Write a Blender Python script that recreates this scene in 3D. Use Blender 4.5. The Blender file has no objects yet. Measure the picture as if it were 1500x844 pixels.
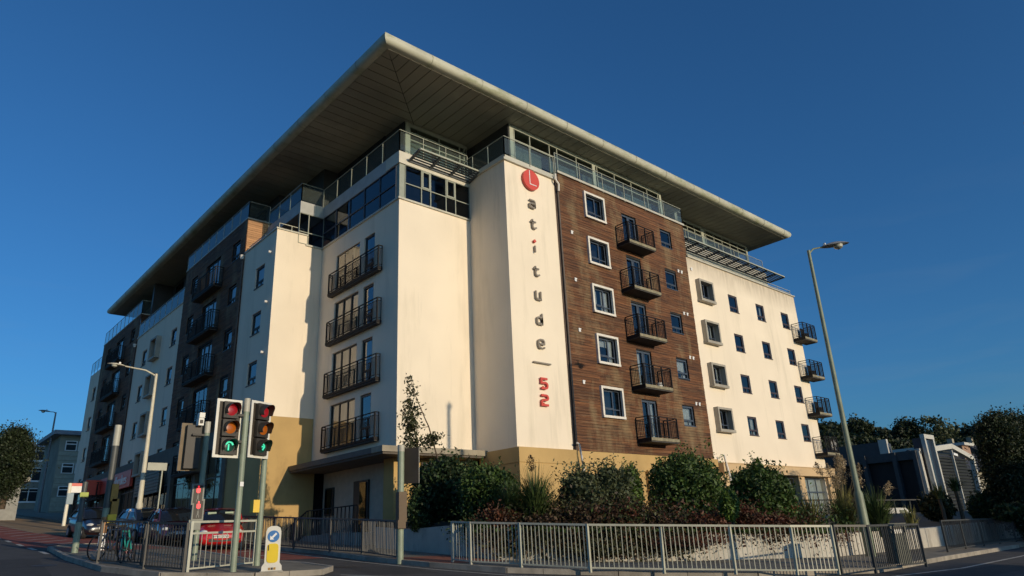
import bpy, bmesh, math, random
import numpy as np
from mathutils import Vector, Matrix
random.seed(7)
S = bpy.context.scene
COL = S.collection
R = math.radians
# ------------------------------------------------------------------ camera
F, YAW, PIT, ROL = 1013.47, 0.82871735, 0.34333422, -0.04736054
d = Vector((math.cos(PIT)*math.cos(YAW), math.cos(PIT)*math.sin(YAW), math.sin(PIT)))
rt = d.cross(Vector((0,0,1))).normalized(); up = rt.cross(d)
RT = math.cos(ROL)*rt + math.sin(ROL)*up; UP = -math.sin(ROL)*rt + math.cos(ROL)*up
EYE = Vector((0,0,1.6))
cam = bpy.data.cameras.new('camera'); co = bpy.data.objects.new('camera', cam); COL.objects.link(co)
co.matrix_world = Matrix(((RT.x,UP.x,-d.x,EYE.x),(RT.y,UP.y,-d.y,EYE.y),(RT.z,UP.z,-d.z,EYE.z),(0,0,0,1)))
cam.sensor_width = 36; cam.lens = 36*F/1500; cam.clip_end = 3000; cam.clip_start = .1
S.camera = co
S.render.resolution_x = 1024; S.render.resolution_y = 576
# ------------------------------------------------------------------ light
SUN_EL, SUN_AZ = R(9.8), R(4.5)          # sun stands behind the viewer, a little to +x
sd = Vector((math.sin(SUN_AZ)*math.cos(SUN_EL), -math.cos(SUN_AZ)*math.cos(SUN_EL), math.sin(SUN_EL)))
w = bpy.data.worlds.new('World'); S.world = w; w.use_nodes = True
nt = w.node_tree; bg = nt.nodes['Background']
sky = nt.nodes.new('ShaderNodeTexSky'); sky.sky_type = 'NISHITA'; sky.sun_disc = False
sky.sun_elevation = SUN_EL; sky.sun_rotation = math.pi - SUN_AZ
sky.air_density = 1.0; sky.dust_density = 1.2; sky.ozone_density = 6.5
tcw = nt.nodes.new('ShaderNodeTexCoord'); mpw = nt.nodes.new('ShaderNodeMapping'); mpw.inputs['Scale'].default_value = (1.3,1.3,9)
nzw = nt.nodes.new('ShaderNodeTexNoise'); nzw.inputs['Scale'].default_value = 2.6; nzw.inputs['Detail'].default_value = 6; nzw.inputs['Distortion'].default_value = .6
mrw = nt.nodes.new('ShaderNodeMapRange'); mrw.inputs[1].default_value = .56; mrw.inputs[2].default_value = .80; mrw.inputs[4].default_value = .12
mxw = nt.nodes.new('ShaderNodeMix'); mxw.data_type = 'RGBA'; mxw.inputs[7].default_value = (1.9,2.0,2.3,1)
sxw = nt.nodes.new('ShaderNodeSeparateXYZ'); mhw = nt.nodes.new('ShaderNodeMapRange'); mhw.inputs[1].default_value = .45; mhw.inputs[2].default_value = .12
mmw = nt.nodes.new('ShaderNodeMath'); mmw.operation = 'MULTIPLY'
nt.links.new(tcw.outputs['Generated'], mpw.inputs[0]); nt.links.new(mpw.outputs[0], nzw.inputs['Vector']); nt.links.new(nzw.outputs['Fac'], mrw.inputs[0])
nt.links.new(tcw.outputs['Generated'], sxw.inputs[0]); nt.links.new(sxw.outputs['Z'], mhw.inputs[0]); nt.links.new(mrw.outputs[0], mmw.inputs[0]); nt.links.new(mhw.outputs[0], mmw.inputs[1])
nt.links.new(mmw.outputs[0], mxw.inputs['Factor']); nt.links.new(sky.outputs[0], mxw.inputs[6]); tnw = nt.nodes.new('ShaderNodeVectorMath'); tnw.operation = 'MULTIPLY'; tnw.inputs[1].default_value = (.86,1.05,1.03)
nt.links.new(mxw.outputs[2], tnw.inputs[0]); nt.links.new(tnw.outputs[0], bg.inputs[0]); bg.inputs[1].default_value = 0.135
sl = bpy.data.lights.new('sun', 'SUN'); sl.energy = 3.05; sl.angle = R(.5); sl.color = (1, .82, .58)
so = bpy.data.objects.new('sun', sl); COL.objects.link(so); so.rotation_euler = sd.to_track_quat('Z','Y').to_euler()
S.view_settings.view_transform = 'Standard'; S.view_settings.look = 'None'
S.view_settings.exposure = 0.0; S.view_settings.gamma = 1
# ------------------------------------------------------------------ places
def gz(x, y):
    yc = max(-60, min(150, y)); xc = max(-60, min(120, x))
    return .06*yc - .012*xc + .015*max(0, yc-45)
def ray(px, py): return RT*((px-750)/F) + UP*((422-py)/F) + d
def G(px, py, h=0.0):
    v = ray(px, py); t = 2.0
    while t < 300:
        q = EYE + v*t
        if q.z < gz(q.x, q.y) + h: break
        t += .05
    return q
def at(px, py, dist):
    v = ray(px, py); return EYE + v*(dist/math.hypot(v.x, v.y))
def PL(px, py, ax, val):
    v = ray(px, py); return EYE + v*((val-EYE[ax])/v[ax])
def topz(px, py, x, y): return at(px, py, math.hypot(x, y)).z
# ------------------------------------------------------------------ materials
MATS = {}
def mat(name, col, rough=.7, var=.15, scale=3.0, metal=0, bump=0.0, bscale=None, stretch=(1,1,1), col2=None, emit=None, coat=0, spec=None, lo=.35, hi=.65):
    if name in MATS: return MATS[name]
    m = bpy.data.materials.new(name); m.use_nodes = True; n = m.node_tree; b = n.nodes['Principled BSDF']
    b.inputs['Roughness'].default_value = rough; b.inputs['Metallic'].default_value = metal
    if spec is not None: b.inputs['Specular IOR Level'].default_value = spec
    if coat: b.inputs['Coat Weight'].default_value = coat
    tc = n.nodes.new('ShaderNodeTexCoord'); mp = n.nodes.new('ShaderNodeMapping'); mp.inputs['Scale'].default_value = stretch
    gp = n.nodes.new('ShaderNodeNewGeometry'); n.links.new(gp.outputs['Position'], mp.inputs['Vector'])
    nz = n.nodes.new('ShaderNodeTexNoise'); nz.inputs['Scale'].default_value = scale; nz.inputs['Detail'].default_value = 6
    n.links.new(mp.outputs[0], nz.inputs['Vector'])
    rp = n.nodes.new('ShaderNodeValToRGB'); rp.color_ramp.elements[0].position = lo; rp.color_ramp.elements[1].position = hi
    c = col; c2 = col2 or tuple(x*(1-var) for x in col); c1 = col if col2 else tuple(min(1, x*(1+var)) for x in col)
    rp.color_ramp.elements[0].color = (*c2, 1); rp.color_ramp.elements[1].color = (*c1, 1)
    n.links.new(nz.outputs['Fac'], rp.inputs[0]); n.links.new(rp.outputs[0], b.inputs['Base Color'])
    if bump:
        nb = n.nodes.new('ShaderNodeTexNoise'); nb.inputs['Scale'].default_value = bscale or scale*8; nb.inputs['Detail'].default_value = 4
        n.links.new(mp.outputs[0], nb.inputs['Vector'])
        bp = n.nodes.new('ShaderNodeBump'); bp.inputs['Strength'].default_value = bump; bp.inputs['Distance'].default_value = .02
        n.links.new(nb.outputs['Fac'], bp.inputs['Height']); n.links.new(bp.outputs[0], b.inputs['Normal'])
    if emit: b.inputs['Emission Color'].default_value = (*emit[0], 1); b.inputs['Emission Strength'].default_value = emit[1]
    MATS[name] = m; return m
def mix_stain(m, col, scale, stretch, lo, hi, amount=1.0, seed=0):
    """lay a second coloured stain over the base colour of m"""
    n = m.node_tree; b = n.nodes['Principled BSDF']; src = b.inputs['Base Color'].links[0].from_socket
    gp = n.nodes.new('ShaderNodeNewGeometry'); mp = n.nodes.new('ShaderNodeMapping'); mp.inputs['Scale'].default_value = stretch
    mp.inputs['Location'].default_value = (seed, seed*.7, seed*.3)
    nz = n.nodes.new('ShaderNodeTexNoise'); nz.inputs['Scale'].default_value = scale; nz.inputs['Detail'].default_value = 8; nz.inputs['Roughness'].default_value = .65
    n.links.new(gp.outputs['Position'], mp.inputs['Vector']); n.links.new(mp.outputs[0], nz.inputs['Vector'])
    mr = n.nodes.new('ShaderNodeMapRange'); mr.inputs[1].default_value = lo; mr.inputs[2].default_value = hi; mr.inputs[4].default_value = amount
    n.links.new(nz.outputs['Fac'], mr.inputs[0])
    mx = n.nodes.new('ShaderNodeMix'); mx.data_type = 'RGBA'; n.links.new(mr.outputs[0], mx.inputs['Factor'])
    n.links.new(src, mx.inputs[6]); mx.inputs[7].default_value = (*col, 1); n.links.new(mx.outputs[2], b.inputs['Base Color'])
    return m, mr
def attr_vary(m, name='board', lo=.55, hi=1.5):
    n = m.node_tree; b = n.nodes['Principled BSDF']; src = b.inputs['Base Color'].links[0].from_socket
    a = n.nodes.new('ShaderNodeAttribute'); a.attribute_name = name
    mr = n.nodes.new('ShaderNodeMapRange'); mr.inputs[3].default_value = lo; mr.inputs[4].default_value = hi
    n.links.new(a.outputs['Fac'], mr.inputs[0])
    vm = n.nodes.new('ShaderNodeVectorMath'); vm.operation = 'SCALE'
    n.links.new(src, vm.inputs[0]); n.links.new(mr.outputs[0], vm.inputs['Scale']); n.links.new(vm.outputs[0], b.inputs['Base Color'])
render = mat('white_render', (.84,.735,.58), .9, .04, .35, bump=.25, bscale=25)
mix_stain(render, (.50,.44,.32), .55, (1.6,1.6,.22), .54, .78, .5)
mix_stain(render, (.36,.32,.23), .35, (3.5,3.5,.35), .60, .80, .42, 9)
def tops_grime(m, zs, col, depth, amount):
    """dirt under copings: depends only on height on the wall"""
    n = m.node_tree; b = n.nodes['Principled BSDF']; gp = n.nodes.new('ShaderNodeNewGeometry'); sp = n.nodes.new('ShaderNodeSeparateXYZ')
    n.links.new(gp.outputs['Position'], sp.inputs[0])
    mp = n.nodes.new('ShaderNodeMapping'); mp.inputs['Scale'].default_value = (2.2,2.2,.5)
    n.links.new(gp.outputs['Position'], mp.inputs['Vector'])
    nz = n.nodes.new('ShaderNodeTexNoise'); nz.inputs['Scale'].default_value = 1.6; nz.inputs['Detail'].default_value = 7; n.links.new(mp.outputs[0], nz.inputs['Vector'])
    for z in zs:
        src = b.inputs['Base Color'].links[0].from_socket
        mr = n.nodes.new('ShaderNodeMapRange'); mr.inputs[1].default_value = z-depth; mr.inputs[2].default_value = z; mr.inputs[4].default_value = 1
        n.links.new(sp.outputs['Z'], mr.inputs[0])
        gt = n.nodes.new('ShaderNodeMath'); gt.operation = 'LESS_THAN'; gt.inputs[1].default_value = z+.02; n.links.new(sp.outputs['Z'], gt.inputs[0])
        m1 = n.nodes.new('ShaderNodeMath'); m1.operation = 'MULTIPLY'; n.links.new(mr.outputs[0], m1.inputs[0]); n.links.new(gt.outputs[0], m1.inputs[1])
        m2 = n.nodes.new('ShaderNodeMath'); m2.operation = 'MULTIPLY'; n.links.new(m1.outputs[0], m2.inputs[0]); n.links.new(nz.outputs['Fac'], m2.inputs[1])
        m3 = n.nodes.new('ShaderNodeMath'); m3.operation = 'MULTIPLY'; m3.inputs[1].default_value = amount; n.links.new(m2.outputs[0], m3.inputs[0]); m3.use_clamp = True
        mx = n.nodes.new('ShaderNodeMix'); mx.data_type = 'RGBA'; n.links.new(m3.outputs[0], mx.inputs['Factor'])
        n.links.new(src, mx.inputs[6]); mx.inputs[7].default_value = (*col, 1); n.links.new(mx.outputs[2], b.inputs['Base Color'])
render_old = render.copy(); MATS['white_render_weathered'] = render_old; render_old.name = 'white_render_weathered'
tops_grime(render_old, [17.8], (.36,.30,.22), 1.6, 1.3)
ochre = mat('ochre_render', (.50,.335,.135), .9, .10, .6, bump=.2, bscale=25)
mix_stain(ochre, (.22,.14,.06), .8, (1,1,.5), .58, .78, .5)
peach = mat('peach_render', (.60,.43,.24), .9, .06, .6)
wood = mat('dark_timber', (.19,.076,.026), .8, 0, 3.2, stretch=(.30,.30,9), col2=(.060,.022,.009), bump=.3, bscale=30, lo=.36, hi=.66)
attr_vary(wood, lo=.72, hi=1.3)
mix_stain(wood, (.29,.215,.11), .48, (1.5,1.5,.55), .50, .68, .66, 3)
mix_stain(wood, (.36,.26,.15), 2.0, (.35,.35,8), .56, .74, .55, 5)
mix_stain(wood, (.035,.018,.01), .9, (.5,.5,2.5), .54, .74, .6, 15)
cedar = mat('cedar', (.50,.27,.13), .75, .12, 4, stretch=(.5,.5,12)); attr_vary(cedar, lo=.8, hi=1.15)
core = mat('dark_interior', (.02,.02,.022), .9, .2)
grey_metal = mat('grey_green_metal', (.30,.32,.26), .45, .06)
pale_metal = mat('pale_metal', (.40,.41,.33), .4, .06)
coping = mat('coping', (.50,.48,.40), .5, .1, 1.2)
slate = mat('blue_grey_frame', (.055,.075,.11), .45, .1)
dkframe = mat('dark_frame', (.045,.04,.038), .5, .1)
black = mat('black_metal', (.018,.017,.018), .65, .1, spec=.15)
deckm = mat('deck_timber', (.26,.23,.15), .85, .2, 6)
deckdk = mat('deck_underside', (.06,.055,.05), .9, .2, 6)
soff = mat('soffit_panel', (.31,.29,.22), .55, .10, .25)
mix_stain(soff, (.44,.41,.31), .12, (1,1,1), .50, .56, .7, 3)
nose_m = mat('roof_edge', (.50,.49,.38), .5, .08, .7)
mix_stain(nose_m, (.22,.25,.10), .8, (1,1,3), .50, .72, .8)
roofm = mat('roof_sheet', (.22,.23,.23), .5, .1)
boxf = mat('box_frame', (.36,.33,.27), .6, .1, 2)
white_f = mat('white_frame', (.72,.68,.60), .6, .08, 3)
red_s = mat('red_sign', (.62,.07,.045), .45, .05)
red_d = mat('red_sign_side', (.36,.06,.05), .5, .05)
white_s = mat('white_paint', (.78,.78,.76), .5, .06)
bronze = mat('bronze_letter', (.27,.23,.18), .45, .08, metal=.3)
curtain_m = mat('curtain', (.74,.72,.66), .9, .1, 5, stretch=(6,6,.3))
pipe_w = mat('white_pipe', (.70,.66,.60), .5, .06)
pipe_b = mat('brown_pipe', (.10,.075,.06), .6, .1)
concrete = mat('concrete', (.36,.34,.29), .9, .15, 1.5, bump=.2)
galv = mat('galvanised', (.46,.46,.36), .45, .10, 3)
polem = mat('green_grey_pole', (.24,.28,.20), .5, .12, 3)
yellow = mat('yellow_plastic', (.75,.50,.02), .45, .06)
def glass(name, tint, mixv=.5, ior=1.9, rough=.02):
    m = bpy.data.materials.new(name); m.use_nodes = True; n = m.node_tree; n.nodes.clear()
    o = n.nodes.new('ShaderNodeOutputMaterial'); gl = n.nodes.new('ShaderNodeBsdfGlossy'); gl.inputs['Roughness'].default_value = rough
    tr = n.nodes.new('ShaderNodeBsdfTransparent'); tr.inputs[0].default_value = (*tint, 1)
    fr = n.nodes.new('ShaderNodeFresnel'); fr.inputs[0].default_value = ior
    mx = n.nodes.new('ShaderNodeMixShader'); n.links.new(fr.outputs[0], mx.inputs[0]); n.links.new(tr.outputs[0], mx.inputs[1]); n.links.new(gl.outputs[0], mx.inputs[2])
    n.links.new(mx.outputs[0], o.inputs[0]); MATS[name] = m; return m
g_win = glass('window_glass', (.55,.62,.68), ior=2.0)
g_winl = glass('coated_window_glass', (.88,.9,.92), ior=2.8)
g_pent = glass('penthouse_glass', (.42,.50,.52), ior=1.9)
g_bal = glass('balustrade_glass', (.62,.74,.76), ior=1.6)
_n = g_bal.node_tree; _o = [x for x in _n.nodes if x.type == 'OUTPUT_MATERIAL'][0]; _s = _o.inputs[0].links[0].from_socket
_d = _n.nodes.new('ShaderNodeBsdfDiffuse'); _d.inputs[0].default_value = (.42,.50,.46,1); _m = _n.nodes.new('ShaderNodeMixShader'); _m.inputs[0].default_value = .09
_n.links.new(_s, _m.inputs[1]); _n.links.new(_d.outputs[0], _m.inputs[2]); _n.links.new(_m.outputs[0], _o.inputs[0])
g_dark = glass('smoked_glass', (.22,.25,.30), ior=1.8)
# ------------------------------------------------------------------ mesh kit
class MB:
    def __init__(s): s.v = []; s.f = []; s.a = []; s.att = False
    def box(s, x0, x1, y0, y1, z0, z1, a=0.0):
        b = len(s.v); s.v += [(x,y,z) for z in (z0,z1) for y in (y0,y1) for x in (x0,x1)]
        s.f += [(b,b+2,b+3,b+1),(b+4,b+5,b+7,b+6),(b,b+1,b+5,b+4),(b+2,b+6,b+7,b+3),(b,b+4,b+6,b+2),(b+1,b+3,b+7,b+5)]; s.a += [a]*6; return s
    def quad(s, *p):
        b = len(s.v); s.v += [tuple(q) for q in p]; s.f.append(tuple(range(b, b+len(p)))); s.a.append(0.0); return s
    def bar(s, p, q, w, h=None, upv=(0,0,1)):
        p = Vector(p); q = Vector(q); h = h or w; t = (q-p).normalized(); u = t.cross(Vector(upv))
        if u.length < 1e-4: u = t.cross(Vector((0,1,0)))
        u.normalize(); v = u.cross(t); b = len(s.v)
        for c in (p, q):
            for (i, j) in ((-1,-1),(1,-1),(1,1),(-1,1)): s.v.append(tuple(c + u*i*w/2 + v*j*h/2))
        s.f += [(b,b+3,b+2,b+1),(b+4,b+5,b+6,b+7)] + [(b+i, b+(i+1)%4, b+4+(i+1)%4, b+4+i) for i in range(4)]; s.a += [0.0]*6; return s
    def tube(s, pts, r, n=10, caps=True):
        pts = [Vector(p) for p in pts]; rr = r if isinstance(r, (list,tuple)) else [r]*len(pts); b = len(s.v); pu = None
        for i, p in enumerate(pts):
            t = (pts[min(i+1,len(pts)-1)] - pts[max(i-1,0)]).normalized()
            u = t.cross(Vector((0,0,1))) if pu is None else pu - t*pu.dot(t)
            if u.length < 1e-4: u = Vector((1,0,0))
            u.normalize(); pu = u; v = t.cross(u)
            for k in range(n):
                an = 2*math.pi*k/n; s.v.append(tuple(p + (u*math.cos(an)+v*math.sin(an))*rr[i]))
        for i in range(len(pts)-1):
            for k in range(n):
                s.f.append((b+i*n+k, b+i*n+(k+1)%n, b+(i+1)*n+(k+1)%n, b+(i+1)*n+k)); s.a.append(0.0)
        if caps:
            s.f.append(tuple(b+k for k in reversed(range(n)))); s.f.append(tuple(b+(len(pts)-1)*n+k for k in range(n))); s.a += [0.0,0.0]
        return s
    def prism(s, poly, fn, d0, d1):
        """poly: 2-D outline, fn(u,v,d)->3-D"""
        n = len(poly); b = len(s.v); s.v += [tuple(fn(u,v,d0)) for u,v in poly] + [tuple(fn(u,v,d1)) for u,v in poly]
        s.f += [tuple(b+i for i in range(n)), tuple(b+n+i for i in reversed(range(n)))] + [(b+i, b+n+i, b+n+(i+1)%n, b+(i+1)%n) for i in range(n)]; s.a += [0.0]*(n+2); return s
    def mesh(s, name, m, smooth=False, fix=False):
        me = bpy.data.meshes.new(name); me.from_pydata(s.v, [], s.f)
        if m: me.materials.append(m)
        if s.att:
            a = me.attributes.new('board', 'FLOAT', 'FACE'); a.data.foreach_set('value', s.a)
        if fix:
            bm = bmesh.new(); bm.from_mesh(me); bmesh.ops.recalc_face_normals(bm, faces=bm.faces); bm.to_mesh(me); bm.free()
        if smooth:
            me.polygons.foreach_set('use_smooth', [True]*len(me.polygons)); me.set_sharp_from_angle(angle=R(40))
        me.update(); return me
    def build(s, name, m, parent=None, smooth=False, fix=False, stuff=False):
        return link(name, s.mesh(name, m, smooth, fix), parent, stuff)
def link(name, me, parent=None, stuff=False, loc=None, rz=None):
    o = bpy.data.objects.new(name, me); COL.objects.link(o)
    if parent is not None: o.parent = parent
    if stuff: o['kind'] = 'stuff'
    if loc is not None: o.location = loc
    if rz is not None: o.rotation_euler = (0,0,rz)
    return o
def thing(name, label, cat, loc=(0,0,0), rz=0, group=None):
    o = bpy.data.objects.new(name, None); COL.objects.link(o); o.location = loc; o.rotation_euler = (0,0,rz); o.empty_display_size = .3
    o['label'] = label; o['category'] = cat
    if group: o['group'] = group
    return o
def tag(o, label, cat, group=None):
    o['label'] = label; o['category'] = cat
    if group: o['group'] = group
    return o
def struct(o): o['kind'] = 'structure'; return o
def dup(root, loc=None, rz=None, label=None):
    r = root.copy(); COL.objects.link(r)
    if loc is not None: r.location = loc
    if rz is not None: r.rotation_euler = (0,0,rz)
    if label: r['label'] = label
    for ch in list(root.children):
        c = ch.copy(); COL.objects.link(c); c.parent = r
        for g in list(ch.children):
            q = g.copy(); COL.objects.link(q); q.parent = c
    return r
def text_mesh(s, size, depth, m, name='lettering', sx=1.0):
    cu = bpy.data.curves.new(name, 'FONT'); cu.body = s; cu.size = size; cu.extrude = depth; cu.align_x = 'CENTER'; cu.align_y = 'CENTER'
    o = bpy.data.objects.new(name, cu); COL.objects.link(o)
    me = bpy.data.meshes.new_from_object(o.evaluated_get(bpy.context.evaluated_depsgraph_get())); me.name = name
    bpy.data.objects.remove(o); me.materials.clear(); me.materials.append(m)
    # stand the letters up: read from -Y
    for v in me.vertices: x, y, z = v.co; v.co = (x*sx, -z, y)
    return me
# ------------------------------------------------------------------ ground
asph = mat('asphalt', (.050,.048,.046), .9, .25, 1.5, bump=.4, bscale=40)
mix_stain(asph, (.085,.08,.07), .35, (1,1,1), .5, .75, .6)
buff = mat('buff_surfacing', (.30,.20,.10), .9, .15, 1.2, bump=.3, bscale=40)
redsurf = mat('red_surfacing', (.24,.055,.032), .9, .25, 1.5, bump=.3, bscale=40)
paving = mat('paving', (.20,.175,.13), .9, .2, 1.3, bump=.3)
redpave = mat('red_tactile_paving', (.26,.085,.05), .9, .2, 2)
kerbm = mat('kerb_stone', (.30,.27,.22), .85, .2, 2.5, bump=.3)
linem = mat('road_paint', (.44,.42,.36), .8, .2, 3)
earth = mat('bed_earth', (.07,.055,.035), .95, .3, 1.5)
grassm = mat('rough_grass', (.05,.075,.025), .95, .3, .3)
def sheet(name, xs, ys, m, dz=0.0):
    vs = [(x,y,gz(x,y)+dz) for y in ys for x in xs]; n = len(xs)
    me = bpy.data.meshes.new(name); me.from_pydata(vs, [], [(j*n+i, j*n+i+1, (j+1)*n+i+1, (j+1)*n+i) for j in range(len(ys)-1) for i in range(n-1)])
    me.materials.append(m); return me
go = struct(link('ground', sheet('ground', [-1500,-300,-60,0,120,300,1800], [-1500,-300,-60,0,45,150,300,1800], grassm, -.06)))
def drape(name, poly, m, dz, parent=None, th=None):
    """flat patch following the slope; with th it gets a skirt (a raised pavement with its kerb face)"""
    def z(p): return gz(p[0],p[1]) + dz
    out = []
    bm = bmesh.new(); vs = [bm.verts.new((p[0],p[1],0)) for p in poly]; f = bm.faces.new(vs)
    bmesh.ops.bisect_plane(bm, geom=bm.verts[:]+bm.edges[:]+bm.faces[:], plane_co=(0,45,0), plane_no=(0,1,0))
    bmesh.ops.triangulate(bm, faces=bm.faces[:])
    if th:
        e = [e for e in bm.edges if e.is_boundary]; r = bmesh.ops.extrude_edge_only(bm, edges=e)
        nv = set(v for v in r['geom'] if isinstance(v, bmesh.types.BMVert))
        for v in bm.verts: v.co.z = gz(v.co.x, v.co.y) + dz - (th if v in nv else 0)
    else:
        for v in bm.verts: v.co.z = gz(v.co.x, v.co.y) + dz
    bmesh.ops.recalc_face_normals(bm, faces=bm.faces[:])
    if not th:
        for f in bm.faces:
            if f.normal.z < 0: f.normal_flip()
    me = bpy.data.meshes.new(name); bm.to_mesh(me); bm.free(); me.materials.append(m)
    return link(name, me, parent)
def strip(pts, w):
    """poly along a polyline with width w (to the left)"""
    L = []
    for i, p in enumerate(pts):
        a = Vector(pts[max(i-1,0)]); b = Vector(pts[min(i+1,len(pts)-1)]); t = (b-a).normalized(); L.append((p[0]-t.y*w, p[1]+t.x*w))
    return list(pts) + L[::-1]
road = struct(drape('road', [(-60,-60),(120,-60),(120,7),(60,9.5),(38,9.5),(26.6,8.8),(20,8.3),(16.5,9.6),(14.2,12.0),(12.6,14.3),(12.1,17),(11.9,20),(12.3,24),(12.0,27),(12.0,36),(11.5,60),(11.0,150),(-2,150),(-2,60),(-4,30),(-60,34)], asph, 0))
# kerbed pavement round the building and along the front
K = [(120,7.2),(60,9.6),(38,9.6),(26.6,8.9),(20,8.4),(16.5,9.7),(14.2,12.1),(12.6,14.4),(12.1,17),(11.9,20),(12.3,24),(12.0,27),(12.0,36),(11.5,60),(11.0,150)]
pv = struct(drape('pavement', K + [(30,150),(16,150),(16,36),(17,22.4),(15,20),(15,17),(19,13.6),(24,11.6),(36,11.8),(60,12.5),(120,11)], paving, .11, th=.12))
def kerb_run(pts, parent, w=.14, seg=.92):
    """kerb stones laid one by one"""
    n = 0; cache = None
    for a, b in zip(pts[:-1], pts[1:]):
        A = Vector(a); B = Vector(b); L = (B-A).length; k = max(1, round(L/seg)); t = (B-A)/L; an = math.atan2(t.y, t.x)
        for i in range(k):
            c = A + t*(L*(i+.5)/k); s = L/k
            mb = MB(); hs = s/2-.006
            z0 = gz(*(c-t*hs)) - gz(*c); z1 = gz(*(c+t*hs)) - gz(*c)
            b0 = len(mb.v); mb.v += [(-hs,-w/2,z0-.1),(-hs,w/2,z0-.1),(-hs,w/2,z0+.13),(-hs,-w/2+.02,z0+.13),(hs,-w/2,z1-.1),(hs,w/2,z1-.1),(hs,w/2,z1+.13),(hs,-w/2+.02,z1+.13)]
            mb.f += [(0,3,2,1),(4,5,6,7),(0,1,5,4),(1,2,6,5),(2,3,7,6),(3,0,4,7)]; mb.a += [0]*6
            link('kerb_stone', mb.mesh('kerb_stone', kerbm, fix=True), parent, loc=(c.x,c.y,gz(*c)), rz=an); n += 1
kerb_run([(38,9.53),(26.6,8.83),(20,8.33),(16.45,9.65),(14.15,12.05),(12.55,14.35),(12.05,17),(11.85,20),(12.25,24),(11.95,27),(11.95,36),(11.8,45)], pv)
drape('tactile_paving', [(12.3,16.6),(14.2,16.2),(14.2,19.3),(12.2,19.3)], redpave, .114, pv)
# traffic island
isl_pts = [(5.4,32),(4.9,26),(4.8,21),(5.4,18.3),(7.0,16.9),(8.6,16.8),(9.3,17.6),(9.3,19.2),(8.7,21.5),(8.9,26),(8.7,31),(7.6,33.6),(6.3,33.8)]
isl = struct(drape('traffic_island', isl_pts, paving, .11, th=.12))
kerb_run(isl_pts[::-1]+[isl_pts[-1]], isl)
drape('tactile_paving', [(5.05,28.5),(8.6,28.5),(8.6,31.4),(5.4,31.4)], redpave, .114, isl)
# coloured surfacing
rl = struct(drape('red_lane_surface', [(4.95,33.8),(6.2,34.6),(8.6,32.5),(9.6,34),(9.0,43),(7.4,50),(7.0,62),(5.6,75),(4.9,75),(5.5,48)], redsurf, .004))
bl = struct(drape('buff_lane_surface', [(9.65,34.05),(11.3,36),(11.3,70),(10.9,100),(5.7,100),(5.65,75.2),(7.05,62.1),(7.45,50.1),(9.05,43.1)], buff, .005))
rr = struct(drape('red_lane_surface', [(9.6,22),(11.4,22),(11.6,35.9),(9.7,33.9),(8.95,31.5),(9.2,26)], redsurf, .004))
iron = mat('cast_iron', (.04,.036,.032), .6, .2, 8); patchm = mat('asphalt_patch', (.032,.031,.030), .9, .25, 2, bump=.4, bscale=50)
for (x,y,r_) in ((10.3,18.6,.33),(9.9,15.2,.3),(4.0,24,.33),(11.0,28,.28)):
    drape('manhole_cover', [(x+r_*math.cos(k*math.pi/8),y+r_*math.sin(k*math.pi/8)) for k in range(16)], iron, .007, road)
for (x,y) in ((12.0,21.4),(13.2,12.9),(19.2,8.0)): drape('drain_grate', [(x-.5,y-.2),(x-.12,y-.25),(x-.1,y+.2),(x-.48,y+.25)], iron, .007, road)
for p_ in ([(9.6,16.0),(11.2,15.4),(11.6,17.9),(10.1,18.4)],[(2.2,21),(3.6,20.5),(4.3,27),(3.0,27.4)],[(20,6.2),(27,6.0),(27.2,7.0),(20.2,7.3)]): drape('asphalt_patch', p_, patchm, .003, road)
mk = struct(bpy.data.objects.new('road_markings', None)); COL.objects.link(mk)
def line(pts, w, name='marking'): return drape(name, strip(pts, w), linem, .009, mk)
for y in (29.4, 32.2, 35.6, 39.6, 44.0, 48.8, 54.5, 61): line([(5.0+.02*(y-29), y),(5.05+.02*(y-28), y+1.9)], .16)
for i in range(12): line([(5.9+.03*i, 36+2.6*i),(7.6+.02*i, 38.2+2.6*i)], .14)
line([(11.45,35.5),(11.45,25),(11.35,20),(11.55,16.5),(12.0,13.8),(13.6,11.2),(15.9,8.9)], .1)
line([(18.7,7.6),(23.5,7.3),(31,7.7),(45,8.6),(70,8.5)], .1)
line([(8.9,16.4),(10.2,14.4)], .12)
for i in range(5): line([(9.9,24+2.2*i),(11.0,24.8+2.2*i)], .12)
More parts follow.
